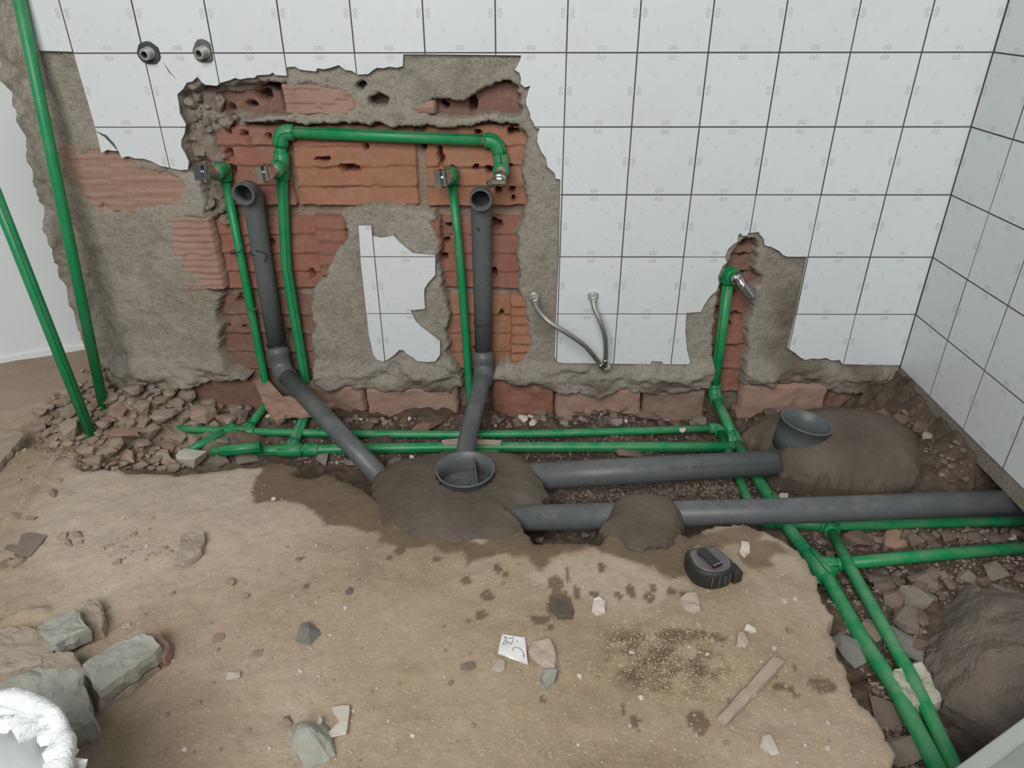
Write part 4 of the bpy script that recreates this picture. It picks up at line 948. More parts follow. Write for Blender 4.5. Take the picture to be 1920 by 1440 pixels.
# printing on the thick pipe (upside down from here)
def pipe_text(body, p, q, t0, size, R, phi0, mat, parent):
    cu = bpy.data.curves.new('print', 'FONT'); cu.body = body; cu.size = size; cu.space_character = 1.15
    ob = bpy.data.objects.new('print_tmp', cu); COL.objects.link(ob); dg = bpy.context.evaluated_depsgraph_get()
    me = bpy.data.meshes.new_from_object(ob.evaluated_get(dg)); bpy.data.objects.remove(ob)
    bm = bmesh.new(); bm.from_mesh(me); bpy.data.meshes.remove(me)
    ax = (q - p).normalized(); s = ax.cross(Vector((0, 0, 1))).normalized(); u = s.cross(ax)
    for v in bm.verts:
        along = t0 - v.co.x; phi = phi0 + v.co.y / R
        v.co = p + ax * along + (u * math.cos(phi) + s * math.sin(phi)) * (R + 0.0004)
    return link('printing', mesh_bm('printing', bm), mat, parent)
ta = 0.605
pipe_text('OND BN 0234DN24  N0324 LOTE DC 310N0921', pa0, pa1, ta, 0.0105, RA, 0.80, M_inkd, wA)

# ------------------------------------------------------------------ drain cups
def cup(c, ax, r, h, lab, baffle, wall=0.003):
    c, ax = V(c), V(ax).normalized(); b = c - ax * h
    o = tag(empty('drain_cup', b), lab, 'drain cup')
    pipe('cup_wall', [b, lerp(b, c, .5), c - ax * 0.004, c - ax * 0.0035, c], [r - 0.001, r - 0.001, r - 0.0005, r + 0.001, r + 0.001], MPVC, o, wall=wall, seg=40)
    f = c - ax * h * 0.72
    pipe('cup_floor', [f - ax * 0.002, f], r - wall * 0.8, MPVC, o, seg=40)
    _, s, u = frame(ax, (0, 1, 0))
    if baffle:
        w = V((1, 0.0, 0)); g = c - ax * (0.010 + 0.5 * h * 0.6)
        box_oriented('baffle', g + Vector((0.022, 0, 0)), (1, 0.12, 0), (-0.12, 1, 0), (0, 0, 1), 0.0025, 2 * math.sqrt(r * r - 0.022 ** 2) - 0.008, h * 0.6, 0, MPVC, o)
        pipe('floor_hole_rim', [f + Vector((-0.012, 0.012, 0)), f + Vector((-0.012, 0.012, 0.004))], 0.020, MPVC, o, wall=0.004, seg=24)
    return o
cup(G(872, 878, -0.012), (0.0, -0.02, 1), 0.0615, 0.070, 'round grey drain cup with an inner divider set in the middle mortar mound', True)
cup(G(1513, 790, -0.020), (0.16, 0.02, 1), 0.0585, 0.075, 'round grey drain cup tilted in the mortar mound by the right corner', False)

# ------------------------------------------------------------------ wet mortar mounds
def mound(name, px, zfun, ztop, lab, seed, nr=40, amp=0.0022, pw=6.0, res=150, hole=None):
    pts = np.array([G(x, y, zfun(y)) for x, y in px]); n = len(pts)
    seg = np.linalg.norm(np.roll(pts, -1, 0) - pts, axis=1); cum = np.concatenate([[0], np.cumsum(seg)])
    tt = np.linspace(0, cum[-1], res, endpoint=False); cl = np.vstack([pts, pts[:1]])
    ring = np.stack([np.interp(tt, cum, cl[:, k]) for k in range(3)], 1); c = ring.mean(0)
    vs = []; fs = []
    for i in range(nr):
        s = 1 - (i / nr) ** 1.0 if i else 1.0
        s = 1 - (i / nr)
        p = c + (ring - c) * s
        x, y = p[:, 0], p[:, 1]
        if i < 5:
            k = 0.010 * (1 - i / 5); x = x + k * 2 * fbm(x * 1.0, y, 45, 3, seed + 3); y = y + k * 2 * fbm(x, y, 45, 3, seed + 5)
        prof = (1 - s ** pw)
        z = ring[:, 2] + (ztop - ring[:, 2]) * prof + amp * 2 * fbm(x, y, 12, 4, seed) * min(1, i / 3) + 0.0016 * vn(x * 120, y * 120, seed) + amp * 1.5 * (np.abs(fbm(x + .3 * y, y, 9, 3, seed + 9)) - .25)
        if i == 0: z = ring[:, 2] - 0.05
        if hole is not None: z = np.where(np.hypot(x - hole[0], y - hole[1]) < hole[2], hole[3], z)
        vs.append(np.stack([x, y, z], 1))
    vs.append(np.array([[c[0], c[1], vs[-1][:, 2].mean()]])); V_ = np.vstack(vs); N = res
    for i in range(nr - 1):
        for k in range(N):
            fs.append((i * N + k, i * N + (k + 1) % N, (i + 1) * N + (k + 1) % N, (i + 1) * N + k))
    for k in range(N): fs.append(((nr - 1) * N + k, (nr - 1) * N + (k + 1) % N, nr * N))
    fs.append(tuple(range(N - 1, -1, -1)))
    me = mesh_pd(name, V_, fs); bm = bmesh.new(); bm.from_mesh(me); bmesh.ops.recalc_face_normals(bm, faces=bm.faces[:]); bm.to_mesh(me); bm.free()
    o = link(name, me, MWET); recentre(o, (c[0], c[1], float(V_[:, 2].min()))); tag(o, lab, 'mortar mound'); return o
mound('mortar_mound', [(690, 940), (694, 905), (725, 884), (800, 874), (850, 868), (930, 868), (990, 874), (1018, 892), (1026, 930), (1018, 952), (985, 962), (970, 980), (988, 995), (980, 1020), (930, 1030), (850, 1024), (770, 1010), (708, 988), (694, 965)],
      lambda y: -0.10 + 0.050 * min(1, max(0, (y - 870) / 130)), -0.026, 'wet dark mortar packed around the middle drain cup', 201, hole=(*G(872, 878, -0.012)[:2], 0.0585, -0.10))
mound('mortar_mound', [(1383, 822), (1400, 802), (1450, 796), (1500, 788), (1560, 784), (1640, 796), (1700, 818), (1742, 850), (1752, 890), (1735, 920), (1640, 930), (1560, 926), (1490, 912), (1440, 890), (1428, 856), (1400, 840)],
      lambda y: -0.115 - 0.020 * min(1, max(0, (y - 780) / 150)), -0.036, 'wet dark mortar packed around the tilted drain cup by the right wall', 211, pw=4.5, hole=(*G(1513, 790, -0.020)[:2], 0.054, -0.12))
mound('mortar_mound', [(1118, 1000), (1132, 985), (1140, 958), (1160, 944), (1210, 940), (1262, 948), (1280, 970), (1275, 1010), (1258, 1032), (1222, 1042), (1176, 1036), (1150, 1015)],
      lambda y: -0.075 + 0.028 * min(1, max(0, (y - 940) / 90)), -0.024, 'small lump of wet mortar over the front grey pipe', 221, amp=0.003)

# ------------------------------------------------------------------ wall stubs at the upper left
def stub(px, py, tip, lab, dark, cut):
    c = V(W(px, py, -0.001)); o = tag(empty('pipe_stub', c), lab, 'pipe stub')
    bm = bmesh.new(); n = 16; rd = random.Random(px); f = []; b = []
    for i in range(n):
        a = 2 * math.pi * i / n; r = 0.0245 * rd.uniform(0.92, 1.06)
        x, z = r * math.cos(a), r * math.sin(a)
        if cut: x = min(x, 0.0165); z = max(z, -0.0215)
        f.append(bm.verts.new(c + Vector((x * .93, -0.004, z * .93)))); b.append(bm.verts.new(c + Vector((x, 0.004, z))))
    bm.faces.new(f); bm.faces.new(b[::-1])
    for i in range(n): bm.faces.new([f[i], f[(i + 1) % n], b[(i + 1) % n], b[i]])
    link('wall_flange', mesh_bm('wall_flange', bm), M_rosd if dark else M_ros, o)
    t = V(W(*tip, -0.026)); st_ = V(W(px + 3, py - 1, 0.0))
    nip = pipe('nipple', [lerp(st_, t, k) for k in (0, 0.3, 0.31, 0.9, 0.95, 1)], [0.0125, 0.0125, 0.0108, 0.0108, 0.0105, 0.0098], M_steel, o, wall=0.003, seg=18)
    for k in range(6):
        q = lerp(st_, t, 0.42 + 0.09 * k); d = (t - st_).normalized()
        pipe('thread', [q - d * 0.0006, q, q + d * 0.0006], [0.0108, 0.0119, 0.0108], M_steel, nip, seg=16, caps=False)
stub(279, 99, (270, 103), 'steel pipe stub in a near-black flange, further left of the two in the tiles', True, False)
stub(383, 97, (372, 101), 'steel pipe stub in a grey flange, further right of the two in the tiles', False, True)

# ------------------------------------------------------------------ braided hoses
def hose(nut, pts, lab):
    P = [V(W(x, y, d)) for x, y, d in pts]; o = tag(empty('braided_hose', P[0]), lab, 'hose')
    pipe('tube', catmull(P, 7), 0.0062, M_braid, o, seg=14)
    n0 = V(W(*nut)); d = (P[0] - n0).normalized()
    sleeve('union_nut', n0, n0 + d * 0.016, 0.0125, M_steel, o)
    pipe('ferrule', [n0 + d * 0.014, n0 + d * 0.016, P[0] + (P[1] - P[0]) * 0.4], [0.0105, 0.0088, 0.0078], M_steel, o, seg=14)
    e = (P[-1] - P[-2]).normalized(); pipe('end_ferrule', [P[-1] - e * 0.018, P[-1] - e * 0.016, P[-1] + e * 0.004], [0.0066, 0.0078, 0.0078], M_chrome, o, seg=14)
    return o
hose((1001, 553, 0.010), [(1002, 561, -0.018), (1007, 578, -0.036), (1028, 602, -0.062), (1062, 624, -0.070), (1095, 647, -0.062), (1117, 672, -0.040), (1129, 690, -0.026)], 'long curved braided steel hose from the bare mortar, left of the pair')
hose((1112, 553, 0.008), [(1112, 561, -0.018), (1115, 578, -0.030), (1126, 604, -0.042), (1134, 630, -0.044), (1136, 660, -0.036), (1134, 684, -0.028)], 'short braided steel hose hanging from a white tile, right of the pair')
bk = box_oriented('hose_bracket', W(1134, 689, -0.020), (1, 0, 0.2), (0, 1, 0), (-0.2, 0, 1), 0.030, 0.020, 0.010, 0.003, M_steel, None); recentre(bk, W(1134, 692, -0.016)); tag(bk, 'small metal bracket where the two braided hoses meet', 'bracket')
#=====PART4=====
# ------------------------------------------------------------------ stones: shared hull meshes, one object each
rs = random.Random(17)
def lib(mat, n=16, flat=1.0):
    L = []
    for _ in range(n):
        m = hull_mesh('stone', rs.randint(11, 18), 1, rs.uniform(0.6, 1.0), rs.uniform(0.55, 0.9) * flat, rs); m.materials.append(mat); L.append(m)
    return L
L_heap, L_tr, L_rt, L_sl = lib(MS_heap), lib(MS_tr), lib(MS_rt), lib(MS_sl)
L_conc, L_pale, L_pink, L_clay, L_cb = lib(M_conc, 6), lib(M_pale, 6), lib(M_pink, 6, 0.6), lib(M_clay, 6, 0.6), lib(M_concb, 6)
SCALE = lambda p: FPX / (CR[2] @ (np.array(p) - CP))          # pixels per metre at a point
def stone(name, L, px, py, wpx, hpx, label, cat='stone', group=None, lift=0.3, rot=None, rnd=rs, z=None, flat=None):
    p = GP(px, py + hpx * 0.25) if z is None else V(G(px, py, z)); s = SCALE(p)
    w = wpx / s; d = min(hpx / s / 0.72, w * 1.7); h = min(w, d) * (flat or rnd.uniform(0.6, 1.0))
    o = bpy.data.objects.new(name, L[rnd.randrange(len(L))]); COL.objects.link(o)
    o.scale = (w * 0.62, d * 0.66, h * 0.75); o.location = p + Vector((0, 0, h * lift))
    o.rotation_euler = (rnd.uniform(-.2, .2), rnd.uniform(-.2, .2), rnd.uniform(-.5, .5) if rot is None else rot)
    return tag(o, label, cat, group)
PIPE_PX = [[(297, 803), (620, 811), (900, 815), (1347, 802), (1402, 936)], [(398, 848), (560, 846), (700, 840), (1376, 838)], [(530, 690), (712, 892)], [(905, 700), (868, 850)], [(1338, 740), (1378, 824), (1480, 990), (1540, 1062), (1757, 1440)],
           [(985, 896), (1440, 870)], [(965, 969), (1920, 940)], [(1550, 980), (1663, 1187), (1787, 1433)], [(1430, 984), (1920, 968)], [(1535, 1064), (1920, 1029)], [(432, 803), (348, 848)], [(500, 750), (463, 805)], [(583, 760), (545, 840)]]
PIPE_W = [11, 12, 24, 20, 16, 34, 30, 14, 14, 14, 10, 10, 11]
def clear(px, py, m):
    for pl, w in zip(PIPE_PX, PIPE_W):
        for (ax, ay), (bx, by) in zip(pl, pl[1:]):
            ex, ey = bx - ax, by - ay; t = max(0, min(1, ((px - ax) * ex + (py - ay) * ey) / (ex * ex + ey * ey)))
            if math.hypot(px - ax - t * ex, py - ay - t * ey) < w + m: return False
    return True
placed = []
def scatter(name, L, poly, n, s0, s1, label, group, lift=0.25, cat='stone', tight=0.62, avoid=True, tries=60, mix=None, heapz=0.0):
    q = np.array(poly, float); lo = q.min(0); hi = q.max(0); k = 0
    for _ in range(n * tries):
        if k >= n: break
        x = rs.uniform(lo[0], hi[0]); y = rs.uniform(lo[1], hi[1])
        if not inside(q, np.array([x]), np.array([y]))[0]: continue
        w = s0 + (s1 - s0) * rs.random() ** 1.9; h = w * rs.uniform(0.6, 0.95)
        if avoid and not clear(x, y, w * 0.42): continue
        if any(abs(x - a) < 40 and math.hypot((x - a), (y - b) * 1.2) < (w + c) * 0.5 * tight for a, b, c in placed): continue
        placed.append((x, y, w)); k += 1
        LL = L
        if mix and rs.random() < mix[1]: LL = mix[0]
        stone(name, LL, x, y, w, h, label, cat, group, lift + heapz * rs.random())
    return k
# -- the heap at the foot of the left wall end
HL = 'dusty brown rubble chunk heaped at the foot of the left wall end'; HGp = 'rubble heap at the left wall end'
for x, y, w, h in [(247, 732, 34, 40), (274, 740, 24, 20), (290, 735, 20, 18), (317, 738, 24, 24), (331, 756, 25, 22), (350, 746, 30, 18), (208, 745, 28, 18), (270, 772, 34, 26), (269, 788, 24, 26), (245, 796, 16, 15),
   (350, 780, 26, 30), (425, 786, 38, 24), (287, 812, 31, 28), (261, 805, 24, 18), (205, 851, 31, 24), (165, 852, 34, 22), (244, 857, 38, 22), (335, 820, 28, 24), (360, 826, 24, 20), (311, 857, 28, 24), (288, 860, 22, 26), (137, 812, 38, 32),
   (160, 812, 17, 26), (190, 796, 28, 30), (112, 756, 28, 22), (134, 770, 24, 22), (88, 792, 30, 20), (402, 800, 20, 16), (300, 752, 22, 18), (392, 758, 24, 18), (230, 868, 30, 14), (270, 872, 24, 12), (180, 866, 26, 18), (150, 790, 18, 16), (220, 835, 22, 16), (372, 796, 22, 18), (330, 842, 18, 16), (445, 770, 26, 20)]:
    stone('rubble_chunk', L_heap, x, y, w * 1.2, h * 1.2, HL, 'rubble', HGp, 0.35); placed.append((x, y, w))
for L, x, y, w, h, r, lab in [(L_heap, 305, 784, 56, 32, 0.1, 'large dark chunk in the middle of the left rubble heap'), (L_heap, 385, 778, 48, 40, 0.3, 'big squarish brown chunk at the right end of the left rubble heap'),
   (L_clay, 227, 772, 62, 20, -0.7, 'long shard of hollow brick lying across the left rubble heap'), (L_clay, 206, 786, 46, 24, -0.6, 'second long brick shard beside the upright green pipe'), (L_clay, 232, 815, 78, 18, -0.15, 'long reddish brick slab low in the left rubble heap'),
   (L_heap, 262, 832, 68, 20, -0.1, 'flat brown slab at the front of the left rubble heap'), (L_clay, 312, 836, 52, 16, -0.55, 'thin tilted brick sliver left of the oblique green stub'), (L_pale, 362, 862, 64, 28, 0.0, 'pale greenish mortar lump at the slab edge below the green stub'),
   (L_cb, 412, 866, 44, 22, 0.0, 'brown lump just right of the pale greenish mortar lump'), (L_cb, 470, 862, 56, 26, 0.1, 'brown lump below the loose green pipe offcut'), (L_conc, 425, 829, 34, 20, 0.2, 'pale lump between the oblique green stub and the front line'), (L_heap, 182, 752, 24, 46, 0.2, 'upright curved shell of brick behind the leaning green pipe'),
   (L_tr, 450, 782, 34, 30, 0.0, 'dark chunk left of the first green riser foot'), (L_heap, 530, 705, 26, 30, 0.2, 'dusty lump wedged at the foot of the left grey riser')]:
    stone('rubble_chunk', L, x, y, w, h, lab, 'rubble', None, 0.4 if y > 720 else 0.0, r, z=None if y > 720 else -0.03); placed.append((x, y, w * 0.8))
scatter('rubble_chunk', L_heap, [(70, 760), (150, 720), (240, 715), (340, 728), (470, 745), (480, 790), (420, 800), (300, 860), (160, 870), (150, 840), (70, 830)], 120, 12, 30, HL, HGp, 0.3, 'rubble', 0.7, mix=(L_clay, 0.08))
scatter('rubble_chunk', L_heap, [(160, 845), (350, 850), (340, 880), (160, 878)], 26, 12, 26, HL, HGp, 0.4, 'rubble', 0.7)
scatter('rubble_chunk', L_heap, [(150, 690), (210, 690), (235, 720), (160, 735)], 12, 9, 20, HL, HGp, 0.4, 'rubble')
# -- trench along the back wall
TL = 'small stone or brick chip in the trench along the back wall'; TGp = 'chips in the trench along the back wall'
for x, y, w, h in [(1013, 772, 30, 18), (972, 793, 24, 18), (955, 797, 14, 16), (1140, 768, 16, 12), (1170, 766, 24, 16), (1088, 773, 30, 14), (1220, 782, 34, 14), (1152, 792, 32, 14), (1308, 792, 32, 20), (1268, 792, 20, 18), (1240, 794, 14, 14), (800, 800, 62, 20), (690, 800, 30, 16), (700, 790, 22, 14),
   (648, 798, 30, 22), (655, 788, 20, 18), (1180, 852, 56, 18), (740, 868, 30, 20), (700, 872, 24, 18), (660, 868, 28, 22), (610, 862, 34, 22), (570, 858, 24, 16), (1400, 768, 26, 18), (1388, 748, 22, 16), (1440, 775, 30, 22), (1420, 788, 20, 20), (1460, 780, 20, 18), (1660, 782, 40, 24), (1690, 790, 30, 26), (1610, 770, 20, 14), (1630, 778, 26, 20), (1720, 800, 40, 30), (1375, 760, 20, 22)]:
    stone('stone_chip', L_tr, x, y, w, h, TL, 'stone', TGp, 0.25); placed.append((x, y, w))
for L, x, y, w, h, lab in [(L_clay, 1310, 762, 26, 26, 'pink broken brick cube left of the right green riser'), (L_pale, 1400, 776, 26, 8, 'white plaster flake beside the right green riser elbow'), (L_pale, 1280, 808, 14, 8, 'white paint flake lying on the rear green pipe')]:
    stone('stone_chip', L, x, y, w, h, lab, 'stone', None, 0.3, 0.4, z=None if y < 800 else -0.118)
scatter('stone_chip', L_tr, [(500, 772), (690, 782), (860, 785), (1040, 770), (1200, 768), (1310, 770), (1320, 835), (1000, 835), (860, 850), (700, 872), (560, 868), (480, 830)], 95, 8, 22, TL, TGp, 0.22, mix=(L_pale, 0.10))
scatter('stone_chip', L_tr, [(940, 855), (1400, 848), (1420, 862), (1000, 885)], 30, 8, 20, TL, TGp, 0.22, mix=(L_pale, 0.15))
scatter('stone_chip', L_tr, [(1380, 752), (1560, 762), (1700, 775), (1760, 830), (1680, 800), (1560, 775), (1400, 800)], 36, 9, 24, TL, TGp, 0.25, mix=(L_pale, 0.06))
# -- between the grey pipes and to the right
RL = 'dark stone in the trench between and beyond the two grey pipes'; RGp = 'stones between the grey pipes and in the right trench'
scatter('trench_stone', L_rt, [(1030, 915), (1400, 900), (1500, 925), (1420, 940), (1040, 945)], 34, 9, 34, RL, RGp, 0.25)
scatter('trench_stone', L_rt, [(1000, 990), (1130, 990), (1140, 1015), (1000, 1012)], 7, 8, 18, RL, RGp, 0.25)
scatter('trench_stone', L_rt, [(1490, 990), (1920, 978), (1920, 1022), (1560, 1050)], 40, 14, 40, RL, RGp, 0.25, tight=0.7)
scatter('trench_stone', L_rt, [(1570, 1075), (1920, 1045), (1920, 1110), (1740, 1130), (1720, 1250), (1800, 1420), (1690, 1420), (1600, 1200)], 44, 16, 46, RL, RGp, 0.25, tight=0.7)
scatter('trench_stone', L_rt, [(1750, 800), (1900, 890), (1920, 915), (1760, 920)], 26, 8, 18, RL, RGp, 0.3)
for L, x, y, w, h, r, lab in [(L_rt, 1385, 905 + 12, 24, 34, 0, 'upright stone left of the green pipe between the grey pipes'), (L_pale, 1468, 930, 26, 14, 0, 'rounded pale stone by the second green pipe between the grey pipes'), (L_clay, 1683, 1008, 66, 46, .2, 'reddish broken stone between the two right-hand green branches'),
   (L_rt, 1603, 1008, 56, 40, 0, 'dark stone right of the upper green tee'), (L_cb, 1703, 1118, 76, 48, 0, 'light brown stone above the big boulder, right of the green pipes'), (L_rt, 1712, 1160, 82, 46, 0, 'dark stone under the light brown stone by the green pipes'), (L_rt, 1658, 1086, 66, 34, .1, 'grey stone right of the lower green tee'),
   (L_rt, 1735, 1088, 66, 44, 0, 'brown stone under the lowest green branch'), (L_conc, 1692, 1200, 54, 62, .8, 'grey flat stone leaning beside the right green pipe'), (L_conc, 1592, 1208, 48, 62, .3, 'grey-green stone on the slab edge against the green pipe'), (L_rt, 1890, 1130, 90, 60, 0, 'brown stone at the right edge above the boulder'), (L_rt, 1636, 1178, 40, 40, 0, 'brown stone between the two descending green pipes'),
   (L_pale, 1808 + 90, 985 + 22, 26, 12, 0, 'pale chip near the right edge between green branches'), (L_rt, 1700, 1400, 90, 60, .2, 'dark red stone at the bottom beside the slab corner'), (L_rt, 1655, 1330, 60, 50, .2, 'dark stone tucked under the slab edge at lower right')]:
    stone('trench_stone', L, x, y, w, h, lab, 'stone', None, 0.2, r)
def lump(name, px, zb, zt, mat, lab, cat, seed, amp, pw=2.2, nr=26):
    o = mound(name, px, lambda y: zb, zt, lab, seed, nr=nr, amp=amp, pw=pw, res=110); o.data.materials.clear(); o.data.materials.append(mat); o['category'] = cat; return o
lump('boulder', [(1732, 1200), (1745, 1160), (1790, 1112), (1840, 1106), (1885, 1120), (1950, 1130), (2040, 1200), (2060, 1330), (1990, 1430), (1900, 1425), (1840, 1372), (1775, 1332), (1738, 1275), (1728, 1235)], -0.150, -0.062, simple('boulder_stone', (0.12, 0.095, 0.078), (0.235, 0.19, 0.155), 9, 0.9, 0.9, 45, dist=0.012), 'big rounded brown boulder in the lower right trench', 'boulder', 301, 0.013, pw=3.0)

lump('screed_stone', [(540, 1400), (545, 1372), (560, 1358), (590, 1366), (612, 1380), (626, 1400), (618, 1425), (590, 1436), (555, 1432), (542, 1418)], S - 0.004, S + 0.030, M_conc, 'large rounded greenish stone at the bottom edge', 'stone', 311, 0.005, pw=2.4)
# -- broken flat pieces
def plate(name, px, z, th, mat, lab, cat, drop=(0, 0), jag=0.0025, tilt=(0, 0), seed=1, parent=None, z_is_ground=False):
    """flat broken piece whose top face lies at z (plus tilt); outline traced on that level"""
    rd = random.Random(seed); P = [V(G(x, y, z)) for x, y in px]; Q = []
    for a, b in zip(P, P[1:] + P[:1]):
        n = max(1, int((b - a).length / 0.009))
        for k in range(n):
            p = lerp(a, b, k / n)
            if k: p = p + Vector((rd.uniform(-jag, jag), rd.uniform(-jag, jag), 0))
            Q.append(p)
    c = sum(Q, Vector()) / len(Q); bm = bmesh.new()
    f = lambda p: Vector((p.x, p.y, p.z + (p.x - c.x) * tilt[0] + (p.y - c.y) * tilt[1]))
    top = [bm.verts.new(f(p) + Vector((0, 0, rd.uniform(-.4, .4) * jag))) for p in Q]
    mid = [bm.verts.new(f(p) + (p - c).normalized() * rd.uniform(0.0, .003) - Vector((0, 0, th * rd.uniform(.3, .6)))) for p in Q]
    bot = [bm.verts.new(f(p) + (p - c).normalized() * rd.uniform(-0.004, .002) - Vector((0, 0, th))) for p in Q]
    n = len(Q); prev = top; am = min(0.004, th * 0.22) if th > 0.009 else 0.0004
    for k in (0.10, 0.24, 0.42, 0.62, 0.82):
        cur = []
        for p in Q:
            w_ = f(lerp(p, c, k)); w_.z += am * (0.35 + 2.0 * float(fbm(w_.x, w_.y, 55, 4, seed * 7))); cur.append(bm.verts.new(w_))
        for i in range(n):
            j = (i + 1) % n; bm.faces.new([prev[i], prev[j], cur[j], cur[i]])
        prev = cur
    bm.faces.new(prev)
    for i in range(n):
        j = (i + 1) % n
        bm.faces.new([mid[i], mid[j], top[j], top[i]]); bm.faces.new([bot[i], bot[j], mid[j], mid[i]])
    bm.faces.new(bot[::-1])
    o = link(name, mesh_bm(name, bm), mat, parent)
    if not parent: recentre(o, f(c) - Vector((0, 0, th))); tag(o, lab, cat)
    return o
plate('concrete_slab', [(10, 1272), (55, 1252), (100, 1246), (155, 1252), (164, 1300), (176, 1352), (113, 1386), (40, 1420), (-60, 1440), (-40, 1320)], S + 0.034, 0.04, M_conc, 'largest grey-green concrete slab piece, next to the white bucket', 'concrete piece', seed=2, tilt=(0.02, -0.03))
plate('concrete_slab', [(155, 1248), (205, 1216), (262, 1190), (286, 1194), (300, 1209), (288, 1224), (240, 1256), (184, 1294), (170, 1275)], S + 0.046, 0.026, M_conc, 'long grey-green concrete wedge lying right of the largest slab', 'concrete piece', seed=3, tilt=(-0.05, 0.06))
plate('concrete_slab', [(68, 1176), (95, 1155), (142, 1140), (150, 1158), (166, 1178), (135, 1195), (108, 1212), (84, 1198)], S + 0.040, 0.03, M_conc, 'grey-green concrete flake on top of the dusty pieces above the wedge', 'concrete piece', seed=4, tilt=(0.05, -0.10))
plate('concrete_slab', [(142, 1138), (165, 1124), (186, 1130), (195, 1150), (190, 1180), (150, 1196), (120, 1180)], S + 0.018, 0.026, M_concb, 'dusty brown flat piece behind the concrete flake', 'concrete piece', seed=5)
plate('concrete_slab', [(-20, 1182), (45, 1174), (72, 1180), (98, 1212), (95, 1235), (60, 1250), (0, 1262), (-40, 1240)], S + 0.026, 0.03, M_concb, 'dusty brown piece at the left edge below the flake', 'concrete piece', seed=6)
plate('concrete_slab', [(78, 1226), (110, 1223), (142, 1226), (150, 1244), (110, 1248), (80, 1246)], S + 0.040, 0.024, M_concb, 'narrow bar of broken concrete between flake and largest slab', 'concrete piece', seed=7)
plate('concrete_slab', [(186, 1300), (240, 1270), (290, 1238), (298, 1250), (260, 1282), (195, 1324), (186, 1330)], S + 0.012, 0.02, M_concb, 'thin dusty slab under the long concrete wedge', 'concrete piece', seed=8)
plate('brick_end', [(274, 1186), (300, 1184), (318, 1208), (308, 1232), (294, 1232), (298, 1210)], S + 0.026, 0.03, MB_d, 'dark broken hollow brick end at the tip of the concrete wedge', 'brick piece', seed=9, tilt=(-0.1, 0))
plate('concrete_slab', [(344, 1000), (382, 996), (384, 1012), (372, 1038), (346, 1054), (328, 1050), (336, 1024)], S + 0.014, 0.018, M_concb, 'curved flat brown piece lying alone on the pale screed', 'concrete piece', seed=10)
plate('stone_slab', [(1000, 1202), (1008, 1200), (1032, 1198), (1040, 1214), (1043, 1236), (1040, 1254), (1016, 1242), (991, 1221)], S + 0.014, 0.014, M_pink, 'pinkish flat stone just right of the white tile fragment', 'stone', seed=11, jag=0.0012, tilt=(0, -0.06))
plate('stone_slab', [(1020, 1254), (1046, 1261), (1040, 1276), (1024, 1287), (1014, 1270)], S + 0.012, 0.016, M_conc, 'small grey stone touching the pinkish flat stone', 'stone', seed=12, jag=0.0012, tilt=(0.2, 0.1))
plate('stone_slab', [(1275, 1122), (1285, 1112), (1304, 1110), (1312, 1126), (1313, 1142), (1302, 1148), (1284, 1136)], S + 0.010, 0.012, M_pink, 'flat pinkish stone below the tape measure', 'stone', seed=13, jag=0.0012)
plate('stone_slab', [(1113, 1122), (1124, 1118), (1136, 1128), (1134, 1143), (1120, 1146), (1110, 1140)], S + 0.010, 0.012, M_pale, 'pale stone beside the dark wet clod', 'stone', seed=14, jag=0.0012)
plate('stone_slab', [(1390, 1014), (1404, 1016), (1406, 1030), (1398, 1038), (1388, 1030)], S + 0.010, 0.012, M_pale, 'pale chip right of the tape measure on the wet patch', 'stone', seed=15, jag=0.001)
plate('stone_slab', [(1384, 1186), (1394, 1184), (1404, 1202), (1398, 1210), (1382, 1206)], S + 0.010, 0.012, M_pink, 'small pinkish stone above the wooden strip', 'stone', seed=16, jag=0.001)
plate('stone_slab', [(1672, 1262), (1690, 1246), (1728, 1240), (1748, 1275), (1766, 1312), (1750, 1322), (1712, 1322), (1690, 1290)], -0.112, 0.035, simple('pale_green_mortar', (0.36, 0.35, 0.28), (0.52, 0.50, 0.41), 18, 0.9, 0.6, 60, dist=0.005), 'pale greenish slab under the right green pipe next to the boulder', 'stone', seed=17)
plate('clay_shard', [(481, 730), (498, 722), (512, 738), (530, 746), (570, 746), (624, 752), (600, 764), (570, 766), (536, 768), (518, 778), (500, 762)], -0.080, 0.014, M_clay, 'broken red brick shell hanging over the green riser feet', 'brick piece', seed=18, tilt=(-0.05, 0.25))
plate('terracotta_tile', [(-120, 812), (-40, 808), (38, 808), (44, 816), (0, 868), (-90, 960), (-300, 960), (-300, 850)], S + 0.016, 0.02, M_concb, 'corner of a dusty floor slab at the left edge', 'floor slab', seed=19, jag=0.0015)
plate('wood_strip', [(1345, 1346), (1452, 1229), (1473, 1240), (1362, 1356)], S + 0.012, 0.010, M_wood, 'dusty grey wooden strip lying on the screed', 'wood strip', seed=20, jag=0.0006)
plate('wood_splinter', [(829, 825), (860, 822), (940, 825), (938, 830), (860, 831), (830, 830)], -0.112, 0.008, M_wood, 'thin pale wooden splinter between the two green lines behind the drain cup', 'wood strip', seed=21, jag=0.0005)
plate('tile_sliver', [(594, 1356), (600, 1341), (604, 1350), (596, 1374), (588, 1380)], S + 0.008, 0.007, M_pale, 'thin white tile sliver left of the flat white remnant', 'tile piece', seed=22, jag=0.0004)
plate('paper_scrap', [(624, 1326), (655, 1322), (652, 1350), (648, 1374), (606, 1382), (620, 1370), (634, 1360), (636, 1345), (624, 1334)], S + 0.0045, 0.004, M_pale, 'flat dirty white remnant half buried in dust at the bottom', 'scrap', seed=23, jag=0.0012)
wc = plate('wet_clod', [(1031, 1124), (1050, 1118), (1066, 1122), (1076, 1142), (1074, 1157), (1048, 1156), (1034, 1140)], S + 0.008, 0.010, MWET, 'dark square clod of wet mortar on the dry screed', 'clod', seed=24, jag=0.002)
